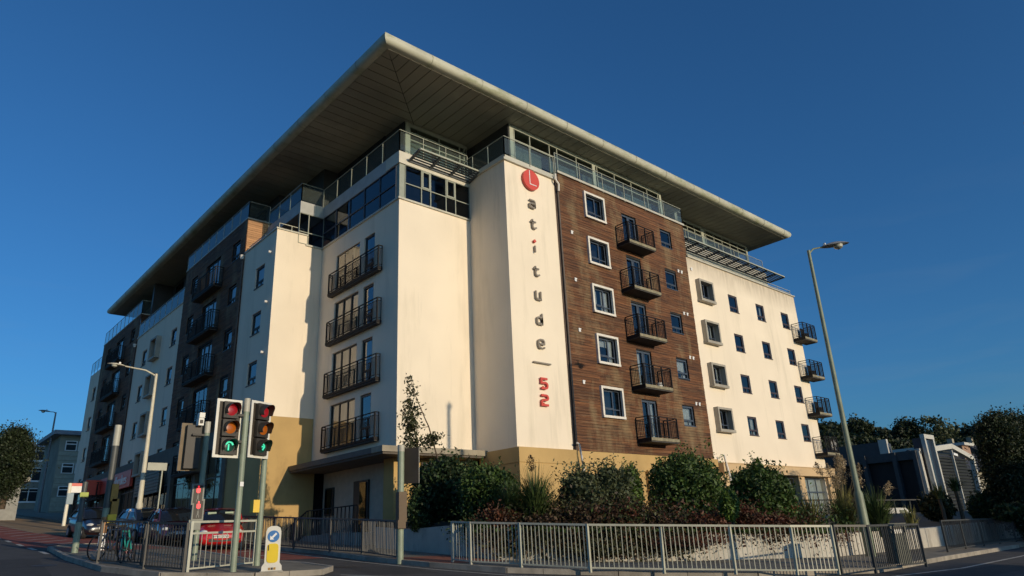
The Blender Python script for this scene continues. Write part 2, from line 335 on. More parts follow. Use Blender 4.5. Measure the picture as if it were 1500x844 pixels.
# ------------------------------------------------------------------ the building
B = thing('apartment_building', 'large cream and dark timber apartment block with an overhanging flat roof', 'apartment building')
class Face:
    def __init__(s, kind, c): s.k = kind; s.loc = (0,c,0) if kind == 'R' else (c,0,0); s.rz = 0 if kind == 'R' else -math.pi/2; s.c = c
    def u(s, a, b): return (a,b) if s.k == 'R' else (-b,-a)
    def pt(s, u, z, n=0):   # world point from local u
        return (u, s.c+n, z) if s.k == 'R' else (s.c+n, -u, z)
def wall(face, a, b, z0, z1, holes, m, name='wall', dep=.14, label=None):
    u0, u1 = face.u(a, b); H = [(*face.u(h[0],h[1]), h[2], h[3]) for h in holes]
    us = sorted({u0,u1,*[x for h in H for x in h[:2]]}); zs = sorted({z0,z1,*[x for h in H for x in h[2:]]})
    us = [x for x in us if u0<=x<=u1]; zs = [x for x in zs if z0<=x<=z1]; mb = MB()
    for i in range(len(us)-1):
        for j in range(len(zs)-1):
            cu = (us[i]+us[i+1])/2; cz = (zs[j]+zs[j+1])/2
            if any(h[0]<cu<h[1] and h[2]<cz<h[3] for h in H): continue
            mb.quad((us[i],0,zs[j]),(us[i+1],0,zs[j]),(us[i+1],0,zs[j+1]),(us[i],0,zs[j+1]))
    for h in H:
        a0,a1,c0,c1 = h
        mb.quad((a0,0,c0),(a0,0,c1),(a0,dep,c1),(a0,dep,c0)); mb.quad((a1,0,c0),(a1,dep,c0),(a1,dep,c1),(a1,0,c1))
        mb.quad((a0,0,c1),(a1,0,c1),(a1,dep,c1),(a0,dep,c1)); mb.quad((a0,0,c0),(a0,dep,c0),(a1,dep,c0),(a1,0,c0))
    o = mb.build(name, m, B); o.location = face.loc; o.rotation_euler = (0,0,face.rz)
    if label: o['label'] = label
    return o
def cladding(face, a, b, z0, z1, holes, m, ph=.145, name='timber_cladding'):
    u0, u1 = face.u(a, b); H = [(*face.u(h[0],h[1]), h[2], h[3]) for h in holes]; mb = MB(); mb.att = True; z = z0
    wall(face, a, b, z0, z1, holes, core, 'backing_wall', .20)
    while z < z1-.03:
        zt = min(z1, z+ph-.012); iv = [(u0,u1)]
        for h in H:
            if h[2] < zt and h[3] > z:
                nv = []
                for p,q in iv:
                    if h[0] > p and h[1] < q: nv += [(p,h[0]),(h[1],q)]
                    elif h[0] <= p < h[1] < q: nv.append((h[1],q))
                    elif p < h[0] < q <= h[1]: nv.append((p,h[0]))
                    elif h[0] <= p and h[1] >= q: pass
                    else: nv.append((p,q))
                iv = nv
        for p,q in iv:
            x = p; L = random.uniform(.8,3.6)
            while x < q-.01:
                e = min(q, x+L); e = q if q-e < .4 else e; pr = random.uniform(.022,.034)
                mb.box(x, e-.004, -pr, .004, z, zt, random.random()); x = e; L = random.uniform(1.8,3.8)
        z += ph
    o = mb.build(name, m, B, stuff=True); o.location = face.loc; o.rotation_euler = (0,0,face.rz)
_wm = {}
def win_mesh(w, h, style):
    k = (round(w,2), round(h,2), style)
    if k in _wm: return _wm[k]
    fr = MB(); t = .06; y0, y1 = .07, .13
    fr.box(0,t,y0,y1,0,h); fr.box(w-t,w,y0,y1,0,h); fr.box(t,w-t,y0,y1,h-t,h); fr.box(t,w-t,y0,y1,0,t)
    def casement(a,b,c,e,s=.045):
        yy0, yy1 = y0-.02, y1-.01
        fr.box(a,a+s,yy0,yy1,c,e); fr.box(b-s,b,yy0,yy1,c,e); fr.box(a+s,b-s,yy0,yy1,e-s,e); fr.box(a+s,b-s,yy0,yy1,c,c+s)
    if style == 'sq':       # transom low, one opening light and a fixed side
        fr.box(t,w-t,y0,y1,h*.25,h*.25+.05); fr.box(w*.62,w*.62+.05,y0+.002,y1-.002,t,h*.25); fr.box(w*.62,w*.62+.05,y0+.002,y1-.002,h*.25+.05,h-t)
        casement(t,w*.62,h*.25+.05,h-t)
    elif style == 'nar':
        fr.box(t,w-t,y0,y1,h*.24,h*.24+.05); fr.box(w*.5,w*.5+.04,y0+.002,y1-.002,t,h*.24); casement(t,w-t,h*.24+.05,h-t)
    elif style == 'door2':
        fr.box(w/2-.05,w/2+.05,y0+.002,y1-.002,t,h-t); casement(t,w/2-.05,t,h-t,.06); casement(w/2+.05,w-t,t,h-t,.06)
    elif style == 'door3':
        for q in (1/3,2/3): fr.box(w*q-.04,w*q+.04,y0+.002,y1-.002,t,h-t)
    elif style == 'shop':
        n = max(2, round(w/1.1))
        for i in range(1,n): fr.box(w*i/n-.03,w*i/n+.03,y0+.002,y1-.002,t,h-t)
        fr.box(t,w-t,y0,y1,h*.62,h*.62+.07)
    fm = {}
    pa = MB(); pa.quad((t*.5,.1,t*.5),(w-t*.5,.1,t*.5),(w-t*.5,.1,h-t*.5),(t*.5,.1,h-t*.5))
    si = MB(); si.box(-.02,w+.02,-.045,.065,-.04,0)
    _wm[k] = (fr, pa.mesh('pane', g_win), si, {}, pa.mesh('pane', g_winl)); return _wm[k]
def window(face, a, b, z0, z1, style='nar', fm=None, sill=True, curt=None, fname='window', pane=None):
    fm = fm or slate; u0, u1 = face.u(a,b); wv, hv = u1-u0, z1-z0; fr, pa, si, cache, pal = win_mesh(wv, hv, style); pa = pal if face.k == 'L' else pa
    if fm.name not in cache: cache[fm.name] = (fr.mesh('window', fm), si.mesh('sill', fm))
    o = link(fname, cache[fm.name][0], B, loc=face.pt(u0, z0), rz=face.rz)
    p = link('pane', pa, o)
    p.rotation_euler = (random.uniform(-.012,.012), 0, random.uniform(-.008,.008))
    if sill: link('sill', cache[fm.name][1], o)
    c = (2 if random.random() > .3 else .2) if (curt is None and face.k == 'L') else random.random() if curt is None else curt
    if c > .3:
        mb = MB(); s = random.choice((0,1,2)); wd = wv*random.uniform(.2,.38)
        def cur(x0,x1,zb):
            n = max(3,int((x1-x0)/.06)); b0 = len(mb.v)
            for i in range(n+1):
                x = x0+(x1-x0)*i/n; y = (.145 if face.k == 'L' else .24)+.02*math.sin(i*2.1); mb.v += [(x,y,zb),(x,y,hv-.03)]
            for i in range(n): mb.f.append((b0+2*i,b0+2*i+2,b0+2*i+3,b0+2*i+1)); mb.a.append(0)
        if c == 2: cur(.02,wv-.02,.02)
        else:
            if s in (0,2): cur(.03,.03+wd,.03)
            if s in (1,2): cur(wv-.03-wd,wv-.03,.03)
            if random.random() > .7: cur(.03,wv-.03,hv*random.uniform(.4,.7))
        mb.build('curtain', curtain_m, o)
    return o
H5 = [18.95,16.23,13.51,10.79,8.07]; HW = [16.05,13.35,10.65,7.97]; HL = [18.85,16.10,13.38,10.65,7.95]; HLw = [16.05,13.4,10.7,8.05]
FR = Face('R', 22.5); F1 = Face('R', 25.35); F2 = Face('R', 33.11); L0 = Face('L', 16.2); L1 = Face('L', 13.56)
# --- dark cores behind the faces (the rooms)
for (x0,x1,y0,y1,z0,z1) in ((21.1,24.1,23.2,37,0,19.3),(24.1,35.6,23.15,37,0,19.8),(35.6,49.0,23.15,37,0,17.6),(16.9,22.2,26.1,37,5.3,19.3),(16.7,29,33.7,38,0,19.3),
                           (14.2,28,34,37.3,0,17.3),(14.25,28,38.1,48,0,19.8),(14.25,28,48.2,59,0,17.3),(14.25,28,59.1,70.5,0,19.5),(14.25,28,70.6,74,0,17.4)):
    MB().box(x0,x1,y0,y1,z0,z1).build('inner_wall', core, B)
# --- tower with the sign
wall(FR, 20.5, 24.0, 5.2, 19.3, [], render, 'tower_wall')
wall(Face('L',20.5), 22.5, 25.35, 5.2, 19.3, [], render, 'return_wall')
MB().box(20.38,24.1,22.38,26.5,19.3,19.42).box(20.44,24.1,22.44,26.5,19.42,19.6).build('coping', coping, B)
# --- timber front
wood_holes = []
for z in H5:
    wood_holes += [(26.32,27.78,z-1.08,z+.26),(29.5,30.8,z-2.1,z),(33.12,34.23,z-1.13,z)]
cladding(FR, 24.3, 35.6, 5.2, 19.8, wood_holes, wood)
MB().box(24.0,24.3,22.47,22.9,5.2,19.6).build('corner_board', mat('brown_board',(.09,.06,.045),.8,.2,3,stretch=(4,4,.3)), B)
MB().box(24.2,35.72,22.36,23.4,19.8,19.93).build('coping', coping, B)
MB().box(35.6,35.72,22.47,23.6,17.8,19.8).build('corner_board', wood, B)
def frame_box(face, a, b, z0, z1, t, proud, m, dep=.05, name='window_surround'):
    u0,u1 = face.u(a,b); mb = MB()
    mb.box(u0-t,u0,-proud,dep,z0-t,z1+t); mb.box(u1,u1+t,-proud,dep,z0-t,z1+t); mb.box(u0,u1,-proud-.003,dep,z1,z1+t); mb.box(u0-.003-t,u1+t+.003,-proud-.02,dep,z0-t,z0-.002)
    o = mb.build(name, m, B); o.location = face.loc; o.rotation_euler = (0,0,face.rz)
for i, z in enumerate(H5):
    window(FR, 26.32,27.78,z-1.08,z+.26,'sq', sill=False, curt=[.2,.2,.9,.9,.3][i]); frame_box(FR,26.32,27.78,z-1.08,z+.26,.12,.16,white_f)
    window(FR, 33.12,34.23,z-1.13,z,'nar', curt=[.2,.2,.2,.9,2][i])
    window(FR, 29.5,30.8,z-2.1,z,'door2', sill=False, curt=[.2,.2,.2,.8,.9][i], fname='balcony_door')
# render right block
wh = []
for z in HW:
    for x in (40.0,43.5,47.0): wh.append((x,x+1.08,z-1.17,z))
    wh.append((36.45,37.75,z-1.05,z+.12))
wall(FR, 35.6, 49.55, 5.0, 17.68, wh, render_old, 'render_wall')
wall(Face('L',49.55), 22.5, 23, 5.0, 17.68, [], render_old, 'hidden_wall') if False else None
MB().box(35.72,49.6,22.4,22.75,17.68,17.76).build('coping', coping, B)
MB().box(49.0,49.55,22.503,37,0,17.68).build('end_wall', render_old, B)
for i, z in enumerate(HW):
    for x in (40.0,43.5,47.0): window(FR,x,x+1.08,z-1.17,z,'nar',fm=mat('plum_frame',(.06,.045,.055),.5,.1), curt=random.choice((.3,.3,.9)))
    window(FR,36.45,37.75,z-1.05,z+.12,'sq',sill=False)
    mb = MB(); u0,u1,a0,a1 = 36.45,37.75,z-1.05,z+.12; t=.13
    mb.box(u0-t,u0,-.30,.02,a0-t,a1+t); mb.box(u1,u1+t,-.30,.02,a0-t,a1+t); mb.box(u0,u1,-.30,.02,a1,a1+t-.002); mb.box(u0-t-.04,u1+t+.04,-.33,.02,a0-t-.03,a0-.003)
    o = mb.build('window_surround', boxf, B); o.location = FR.loc
    frame = MB().box(u0,u1,-.3,-.297,a0,a0+.001)
# --- balconies
def balcony(face, a, b, ztop, dep):
    dkm = black if face.k == 'L' else deckm; zt_ = .11 if face.k == 'L' else .15
    u0,u1 = face.u(a,b); wv = u1-u0
    e = link('balcony', None, B, loc=face.pt(u0, ztop), rz=face.rz); e.empty_display_size = .2
    MB().box(0.012,wv-.012,-dep,-.03,-zt_,0).build('deck', dkm, e)
    for x in (0,wv-.012): MB().box(x,x+.012,-dep-.003,-.028,-zt_-.02,.01).build('side_plate', black, e)
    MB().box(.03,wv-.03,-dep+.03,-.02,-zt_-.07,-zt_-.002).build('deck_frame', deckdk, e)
    rl = MB(); y = -dep+.04; h = 1.08
    rl.bar((0.02,y,h),(wv-.02,y,h),.05,.04); rl.bar((0.02,y,h-.14),(wv-.02,y,h-.14),.025); rl.bar((.02,y,.1),(wv-.02,y,.1),.03)
    for x in (.02,wv-.02):
        rl.bar((x,y,h),(x,-.03,h),.05,.04); rl.bar((x,y,h-.14),(x,-.03,h-.14),.025); rl.bar((x,y,.1),(x,-.03,.1),.03)
        n = int(dep/.11)
        for i in range(1,n): yy = y+(dep-.07)*i/n; rl.bar((x,yy,.1),(x,yy,h-.14),.016)
        rl.bar((x,-.05,0),(x,-.05,h),.03)
    n = int(wv/.11)
    for i in range(1,n): x = wv*i/n; rl.bar((x,y,.1),(x,y,h-.14),.016)
    rl.build('railing', black, e)
    for q in (0,.36,.66,1): MB().box(.0+(wv-.06)*q,.06+(wv-.06)*q,y-.03,y+.03,0,h-.02).build('post', black, e)
    return e
bal = [balcony(FR, 28.8, 31.2, z-2.12, .92) for z in H5]
endb = [balcony(FR, 48.25, 50.15, z, .9) for z in (14.2,11.4,8.75,6.0)]
for e, n in ((bal[3],1),):
    mb = MB(); mb.tube([(1.75,-.55,0),(1.75,-.55,.28)],[.12,.16],12); mb.build('plant_pot', white_s, e)
for e in endb[:3]:
    mb = MB(); mb.box(.9,1.35,-.6,-.2,.0,.45); mb.box(.9,1.35,-.24,-.2,.45,.9); mb.build('balcony_chair', black, e)
ht = MB()
for i in range(26): ht.bar((1.05+.03*i,-.8,.2+.12*(i%4)),(1.02+.035*i,-.8,.7+.05*(i%5)),.012)
ht.build('hanging_decoration', white_s, endb[3])
def vent(x, z, y=22.5, f=None):
    MB().box(x-.07,x+.07,y-.07,y-.03,z-.08,z+.08).box(x-.09,x+.09,y-.085,y-.07,z+.04,z+.1).build('wall_vent', white_s, B)
for z in (16.52,13.85,11.15,8.5): vent(25.05,z)
for z in (16.43,13.7,10.98,8.25): vent(34.5,z); vent(34.84,z)
for z in (16.9,): vent(36.0,z)
# --- podium on the right
pod = [(20.6,49.5)]
MB().box(20.45,24.05,22.35,25,0,5.17).build('podium_wall', ochre, B)
MB().box(20.42,24.1,22.31,25,4.55,5.19).build('podium_band', ochre, B)
MB().box(24.05,35.9,22.42,23.1,4.35,5.18).build('podium_band', ochre, B)
MB().box(24.05,29.2,22.5,23.14,0,4.33).build('podium_wall', ochre, B)
MB().box(35.9,49.95,22.1,23.1,4.42,4.94).box(35.9,49.98,22.06,23.1,4.94,4.99).build('podium_band', peach, B)
for (a,b) in ((29.2,30.0),(34.6,36.6),(40.2,41.0),(44.9,45.7),(49.1,49.8)): MB().box(a,b,22.3,23.14,0,4.42).build('podium_column', peach if b>36 else ochre, B)
FP = Face('R', 22.6)
for (a,b,c) in ((30.0,32.3,2),(32.3,34.6,.2),(36.6,40.2,2),(41.0,44.9,2),(45.7,49.1,2)):
    window(FP,a,b,1.9,4.34,'shop',sill=False,curt=c,fname='podium_window')
MB().box(29.2,49.8,22.3,23.1,0,1.88).build('podium_wall', peach, B)
# --- corner block F1 / L0
wall(F1, 16.2, 20.5, 5.25, 17.0, [], render, 'render_wall')
l0h = []
for z in HLw: l0h += [(28.95,31.4,z-2.1,z),(27.5,28.5,z-2.1,z)]
wall(L0, 25.35, 33.11, 5.2, 17.0, l0h, render, 'render_wall')
MB().box(16.12,20.5,25.27,25.6,17.0,17.09).box(16.121,16.5,25.6,33.11,17.0,17.088).box(15.2,16.2,33.03,33.4,17.0,17.088).build('coping', coping, B)
for i, z in enumerate(HLw):
    window(L0,28.95,31.4,z-2.1,z,'door3',fm=dkframe,sill=False,curt=[.2,2,2,2][i],fname='balcony_door'); window(L0,27.5,28.5,z-2.1,z,'nar',fm=dkframe,sill=False,curt=.9)
    balcony(L0, 26.7, 31.7, z-2.12, .28)
# top glazed storey of the corner
def curtain_wall(face, a, b, z0, z1, cols, rows, fm, gm, name='glazing', opening=(), solid=None, t=.05):
    u0,u1 = face.u(a,b); e = link(name, None, B, loc=face.pt(u0,z0), rz=face.rz); wv = u1-u0; hv = z1-z0
    fr = MB(); xs = [0]+list(cols)+[wv]; zs = [0]+list(rows)+[hv]
    for x in xs: fr.box(max(0,x-t/2), min(wv,x+t/2), -.04, .06, 0, hv)
    for i in range(len(xs)-1):
        for zz in zs: fr.box(xs[i]+t/2, xs[i+1]-t/2, -.037, .057, max(0,zz-t/2), min(hv,zz+t/2))
    for (i,j) in opening:
        a0,a1,c0,c1 = xs[i]+t/2,xs[i+1]-t/2,zs[j]+t/2,zs[j+1]-t/2; s=.08
        fr.box(a0,a0+s,-.06,.03,c0,c1); fr.box(a1-s,a1,-.06,.03,c0,c1); fr.box(a0+s,a1-s,-.06,.03,c0,c0+s); fr.box(a0+s,a1-s,-.06,.03,c1-s,c1)
    fr.build('mullions', fm, e)
    for i in range(len(xs)-1):
        for j in range(len(zs)-1):
            p = MB().quad((xs[i],.01,zs[j]),(xs[i+1],.01,zs[j]),(xs[i+1],.01,zs[j+1]),(xs[i],.01,zs[j+1])).build('pane', gm, e)
    return e
curtain_wall(F1,16.52,20.5,17.09,18.95,[.95,1.5,2.45,3.05,],[.85],grey_metal,g_dark,opening=((1,1),(3,1)))
MB().box(16.21,16.52,25.36,25.6,17.09,18.95).build('corner_post', grey_metal, B)
curtain_wall(L0,25.6,33.11,17.09,18.9,[1.5,3.0,4.5,6.0],[.85],slate,g_dark)
curtain_wall(F2,14.75,16.2,17.09,18.9,[.55],[.7],grey_metal,g_dark)
MB().box(16.14,20.5,25.29,26.5,18.95,19.6).build('fascia', mat('cream_fascia',(.62,.58,.48),.6,.06,2), B)
MB().box(16.141,17,26.5,33.3,18.9,19.6).box(14.75,17,33.3,38,18.9,19.6).box(14.75,16.141,33.05,33.3,18.901,19.6).build('fascia', mat('grey_fascia',(.42,.43,.42),.6,.08,2), B)
# recessed block on the street side
wall(F2, 13.56, 15.2, 7.65, 17.6, [], render, 'render_wall'); wall(F2, 15.2, 16.2, 7.65, 17.0, [], render, 'render_wall')
wall(F2, 13.6, 16.4, .5, 7.65, [], ochre, 'ochre_wall'); wall(Face('L',13.6), 33.11, 37.4, .5, 7.65, [], ochre, 'ochre_wall')
MB().box(15.2,15.35,33.11,37,17.0,17.6).build('parapet', render, B)
h2 = [(34.42,35.6,z-1.2,z) for z in HLw]
wall(L1, 33.11, 37.45, 7.65, 17.6, h2, render, 'render_wall')
for z in HLw: window(L1,34.42,35.6,z-1.2,z,'nar',fm=dkframe)
MB().box(13.5,15.3,33.05,33.3,17.6,17.68).box(13.501,13.8,33.3,37.4,17.6,17.68).build('coping', coping, B)
# timber block 1
hw = []
for z in HL: hw += [(38.3,39.5,z-1.15,z),(41.45,43.9,z-2.1,z),(45.55,46.75,z-1.15,z)]
cladding(L1, 37.45, 48.1, 7.7, 19.85, hw, wood)
for z in HL:
    window(L1,38.3,39.5,z-1.15,z,'nar',fm=dkframe); window(L1,45.55,46.75,z-1.15,z,'nar',fm=dkframe)
    window(L1,41.45,43.9,z-2.1,z,'door3',fm=dkframe,sill=False,fname='balcony_door'); balcony(L1, 40.7, 44.6, z-2.12, .55)
cladding(Face('R',37.45), 13.56, 14.8, 17.6, 19.85, [], cedar, ph=.13)
MB().box(13.5,15.0,37.38,37.7,19.85,19.93).box(13.5,13.9,37.7,48.15,19.85,19.93).build('coping', coping, B)
# white block 2 with box windows
h3 = []
for z in HL[1:]: h3 += [(48.9,50.1,z-1.2,z),(52.5,53.8,z-1.3,z+.05),(55.8,57.0,z-1.2,z)]
wall(L1, 48.1, 59.0, 7.7, 17.6, h3, render, 'render_wall')
for z in HL[1:]:
    window(L1,48.9,50.1,z-1.2,z,'nar',fm=dkframe); window(L1,55.8,57.0,z-1.2,z,'nar',fm=dkframe); window(L1,52.5,53.8,z-1.3,z+.05,'nar',fm=dkframe,sill=False)
    frame_box(L1,52.5,53.8,z-1.3,z+.05,.13,.34,boxf)
MB().box(13.5,13.9,48.15,59.0,17.6,17.68).build('coping', coping, B)
# timber block 2
hw = []
for z in HL: hw += [(60.1,61.3,z-1.15,z),(63.3,65.8,z-2.1,z),(67.6,68.8,z-1.15,z)]
cladding(L1, 59.0, 70.7, 7.7, 19.7, hw, wood)
for z in HL:
    window(L1,60.1,61.3,z-1.15,z,'nar',fm=dkframe,sill=False); window(L1,67.6,68.8,z-1.15,z,'nar',fm=dkframe,sill=False)
    window(L1,63.3,65.8,z-2.1,z,'door3',fm=dkframe,sill=False,fname='balcony_door'); balcony(L1, 62.5, 66.5, z-2.12, .55)
cladding(Face('R',59.0), 13.58, 15.3, 17.6, 19.7, [], wood)
MB().box(13.5,13.9,59.0,70.75,19.7,19.78).box(13.9,15.3,58.95,59.2,19.7,19.78).build('coping', coping, B)
h4 = [(71.5,72.7,z-1.2,z) for z in HL[1:]]
wall(L1, 70.7, 74.6, 7.7, 17.6, h4, render, 'render_wall')
for z in HL[1:]: window(L1,71.5,72.7,z-1.2,z,'nar',fm=dkframe)
# rear and hidden sides
MB().box(13.57,29,74.3,74.6,0,17.6).box(28,28.6,37,74.3,0,19.2).box(28.6,49.5,36.9,37.4,0,17.6).build('rear_wall', render, B)
# --- street level of the left side
stone_dk = mat('street_fascia', (.10,.09,.07), .7, .15)
MB().box(13.50,13.9,37.4,74.6,6.75,7.7).build('street_fascia', stone_dk, B)
for i in range(8): MB().box(13.36,13.5,48.2,53.4,5.15+.2*i,5.32+.2*i).build('louvre', mat('louvre_metal',(.12,.12,.10),.5,.1), B)
LS = Face('L', 13.62)
for y in (37.4,41.8,46.2,53.6,58.2,62.8,67.4,73.9): MB().box(13.5,14.0,y,y+.55,1.0,6.75).build('street_column', stone_dk, B)
for (a,b) in ((37.95,41.8),(42.35,46.2),(46.75,53.6),(54.15,58.2),(58.75,62.8),(63.35,67.4),(67.95,73.9)):
    zb = gz(13,(a+b)/2)+.5
    window(LS,a,b,zb,6.75,'shop',fm=dkframe,sill=False,curt=random.choice((.2,.6,.9)),fname='shop_window')
    MB().box(13.60,14.2,a,b,0,zb).build('stall_riser', stone_dk, B)
sg = MB().box(13.30,13.49,54.6,66.2,6.0,7.15).build('shop_sign', red_s, B)
sg['label'] = 'long red shop sign with pale lettering'
tm = text_mesh('Ladbrokes', 1.0, .02, white_s); o = link('lettering', tm, sg, loc=(13.28,57.6,6.55), rz=-math.pi/2)
MB().box(12.3,13.3,63.0,63.2,6.0,7.1).build('projecting_sign', red_s, B)
# --- entrance and canopy
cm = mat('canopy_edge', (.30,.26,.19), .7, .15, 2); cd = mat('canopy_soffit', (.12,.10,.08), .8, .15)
MB().box(15.0,21.1,24.5,25.34,5.02,5.26).build('canopy', cm, B); MB().box(15.002,16.19,25.34,33.05,5.02,5.255).build('canopy_side', mat('shaded_canopy_edge',(.075,.07,.06),.6,.12), B)  # side edge of the same canopy, its shade put into a darker colour
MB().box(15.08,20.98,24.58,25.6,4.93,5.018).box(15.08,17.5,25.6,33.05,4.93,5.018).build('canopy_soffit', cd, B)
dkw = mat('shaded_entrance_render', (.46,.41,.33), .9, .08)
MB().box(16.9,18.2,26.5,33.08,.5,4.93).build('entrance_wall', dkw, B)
MB().box(16.25,20.5,25.6,26.4,.3,4.93).build('entrance_wall', mat('brown_render',(.50,.33,.12),.9,.1,1), B)
LE = Face('L', 16.88)
MB().box(16.80,16.9,28.6,29.9,1.6,4.3).build('entrance_door', dkframe, B)
MB().box(16.74,16.8,28.72,29.25,1.8,4.2).build('door_pane', g_dark, B)
MB().box(16.80,16.9,31.9,32.7,2.9,4.2).build('entrance_window', dkframe, B)
MB().box(16.76,16.8,31.98,32.62,2.98,4.12).build('window_pane', g_dark, B)
FB = Face('R', 25.6)
MB().box(17.6,18.8,25.5,25.6,3.7,4.75).build('window', dkframe, B); MB().box(17.7,18.7,25.46,25.5,3.8,4.68).build('pane', g_dark, B)
# --- penthouse
def post_rail_glass(pts, h, name='balustrade', sp=1.5, z=None, gm=None, m=None):
    """glass balustrade along a polyline of 3-D points at its foot"""
    e = link(name, None, B, loc=(0,0,0)); mm = m or pale_metal
    for a, b in zip(pts[:-1], pts[1:]):
        A = Vector(a); Bv = Vector(b); L = (Bv-A).length; n = max(1, round(L/sp)); t = (Bv-A)/L
        r = MB(); r.bar(A+Vector((0,0,h)), Bv+Vector((0,0,h)), .04, .03); r.build('handrail', mm, e)
        for i in range(n+1):
            p = A+t*(L*i/n); MB().bar(p-Vector((0,0,.18)), p+Vector((0,0,h-.02)), .034).build('post', mm, e)
            if i < n:
                q0 = A+t*(L*i/n+.05); q1 = A+t*(L*(i+1)/n-.05); u = Vector((0,0,1)); nn = t.cross(u)*.006
                g = MB(); g.quad(q0+u*.08, q1+u*.08, q1+u*(h-.08), q0+u*(h-.08)); g.build('glass_panel', gm or g_bal, e)
    return e
post_rail_glass([(20.46,26.2,19.6),(20.46,22.42,19.6),(23.98,22.42,19.6)], 1.04)
post_rail_glass([(24.1,22.42,19.93),(35.66,22.42,19.93),(35.66,24.6,19.93)], 1.05, sp=1.9)
post_rail_glass([(16.17,33.2,19.55),(16.17,25.32,19.6),(20.4,25.32,19.6)], 1.2)
post_rail_glass([(14.78,37.4,19.55),(14.78,33.08,19.6),(16.1,33.08,19.6)], 1.1)
post_rail_glass([(13.56,48.1,19.93),(13.56,37.45,19.93),(14.8,37.42,19.93)], 1.05, sp=1.3)
post_rail_glass([(13.56,58.9,17.68),(13.56,48.2,17.68)], 1.1, sp=1.3)
post_rail_glass([(13.56,74.5,17.75),(13.56,70.8,17.75)], 1.0, sp=1.3)
post_rail_glass([(13.56,70.7,19.78),(13.56,59.0,19.78),(15.2,59.0,19.78)], 1.1, sp=1.3)
pent_in = mat('penthouse_blind', (.46,.48,.38), .9, .08, 1.2)
def pent(face, a, b, z0, z1, cols, rows, solid_left=.28):
    u0, u1 = face.u(a,b)
    e = curtain_wall(face, a, b, z0, z1, cols, rows, pale_metal, g_pent, name='penthouse_glazing')
    return e
pent(Face('R',23.4), 21.75, 35.0, 19.9, 22.32, [.35,1.5,3.0,3.6,5.2,6.6,7.0,8.6,10.2,11.8,12.95], [1.62,2.28])
pent(Face('R',24.9), 36.2, 48.2, 19.7, 22.32, [.9,2.0,3.0,3.9,4.8,6.0,6.2,7.3,8.4,9.5,10.6], [.7,1.3,1.85,2.2])
pent(Face('R',26.6), 17.3, 21.4, 19.7, 22.32, [.3,2.2,3.6,3.9], [1.7,2.15])
phm = mat('penthouse_frame', (.42,.43,.34), .5, .08)
for bx in ((21.76,35.0,23.34,23.46,22.14,22.37),(21.76,22.02,23.33,23.45,19.9,22.14),(34.8,35.0,23.33,23.45,19.9,22.14),(36.2,48.2,24.84,24.96,22.18,22.37),(48.0,48.2,24.83,24.95,19.9,22.18),(17.3,21.4,26.54,26.66,22.16,22.37),(17.3,17.6,26.53,26.65,19.7,22.16),(41.8,42.1,24.83,24.95,19.9,22.18),(28.3,28.55,23.33,23.45,19.9,22.14)): MB().box(*bx).build('penthouse_frame', phm, B)
for (x0,x1,y) in ((22.4,24.6,23.9),(25.2,27.4,23.9),(28.0,31,23.9),(31.6,34.6,23.9),(17.8,19.3,27.0),(19.6,20.9,27.0),(37,39,25.3),(41,44,25.3)):
    MB().box(x0,x1,y,y+.04,19.7,21.6).build('blind', pent_in, B)
MB().box(21.74,35,24.6,36,19.6,22.38).box(35.0,35.1,23.4,25,19.93,22.38).box(36.2,48.2,26,36,19.6,22.38).box(18.4,21.7,28.0,36,19.6,22.38).box(17.2,18.4,28.4,36,19.6,22.38).build('penthouse_wall', core, B)
MB().box(21.70,21.75,23.4,28.0,19.6,22.38).build('penthouse_side', mat('dark_panel',(.05,.05,.05),.4,.1), B); MB().box(17.25,17.3,26.6,28.4,19.6,22.38).build('penthouse_side', mat('dark_panel',(.05,.05,.05),.4,.1), B)
MB().box(15.6,17.2,38.2,73,17.6,22.38).box(16.3,17.2,33.6,38.2,19.6,22.38).build('penthouse_wall', mat('dark_panel',(.05,.05,.05),.4,.1), B)
for y in (35.2,40,44,52,56,62,66): MB().box(15.52,15.6,y,y+1.6,19.8,22.0).build('penthouse_window', g_pent, B) if y>38 else None
for bx in ((15.3,15.6,47.9,48.1,17.6,22.38),(14.2,15.6,58.7,59.0,19.7,22.38)): MB().box(*bx).build('fin_wall', mat('dark_panel',(.05,.05,.05),.4,.1), B)
# set-back glazing above the right white block
MB().box(35.8,48.1,23.6,25.2,18.62,19.62).build('fascia', MATS['cream_fascia'], B)
curtain_wall(Face('R',23.7), 35.8, 48.0, 17.2, 18.6, [1.5*i for i in range(1,8)], [.7], grey_metal, g_dark)
post_rail_glass([(35.8,23.66,19.62),(47.9,23.66,19.62)], 1.0, sp=2.0)
mb = MB(); 
for zz in (.25,.5): mb.bar((35.9,22.6,17.76+zz*.8),(49.4,22.6,17.76+zz*.8),.03)
for i in range(8): mb.bar((36+1.9*i,22.6,17.76),(36+1.9*i,22.6,18.16),.03)
mb.bar((49.4,22.6,18.16),(49.4,30,18.16),.03); mb.build('parapet_rail', galv, B)
mb = MB(); 
mb.bar((13.7,33.2,18.0),(15.1,33.2,18.0),.035); mb.bar((13.7,33.2,18.0),(13.7,37.3,18.0),.035)
for p in ((13.7,33.2),(14.4,33.2),(15.1,33.2),(13.7,35),(13.7,37)): mb.bar((*p,17.68),(*p,18.0),.03)
mb.build('parapet_rail', galv, B)
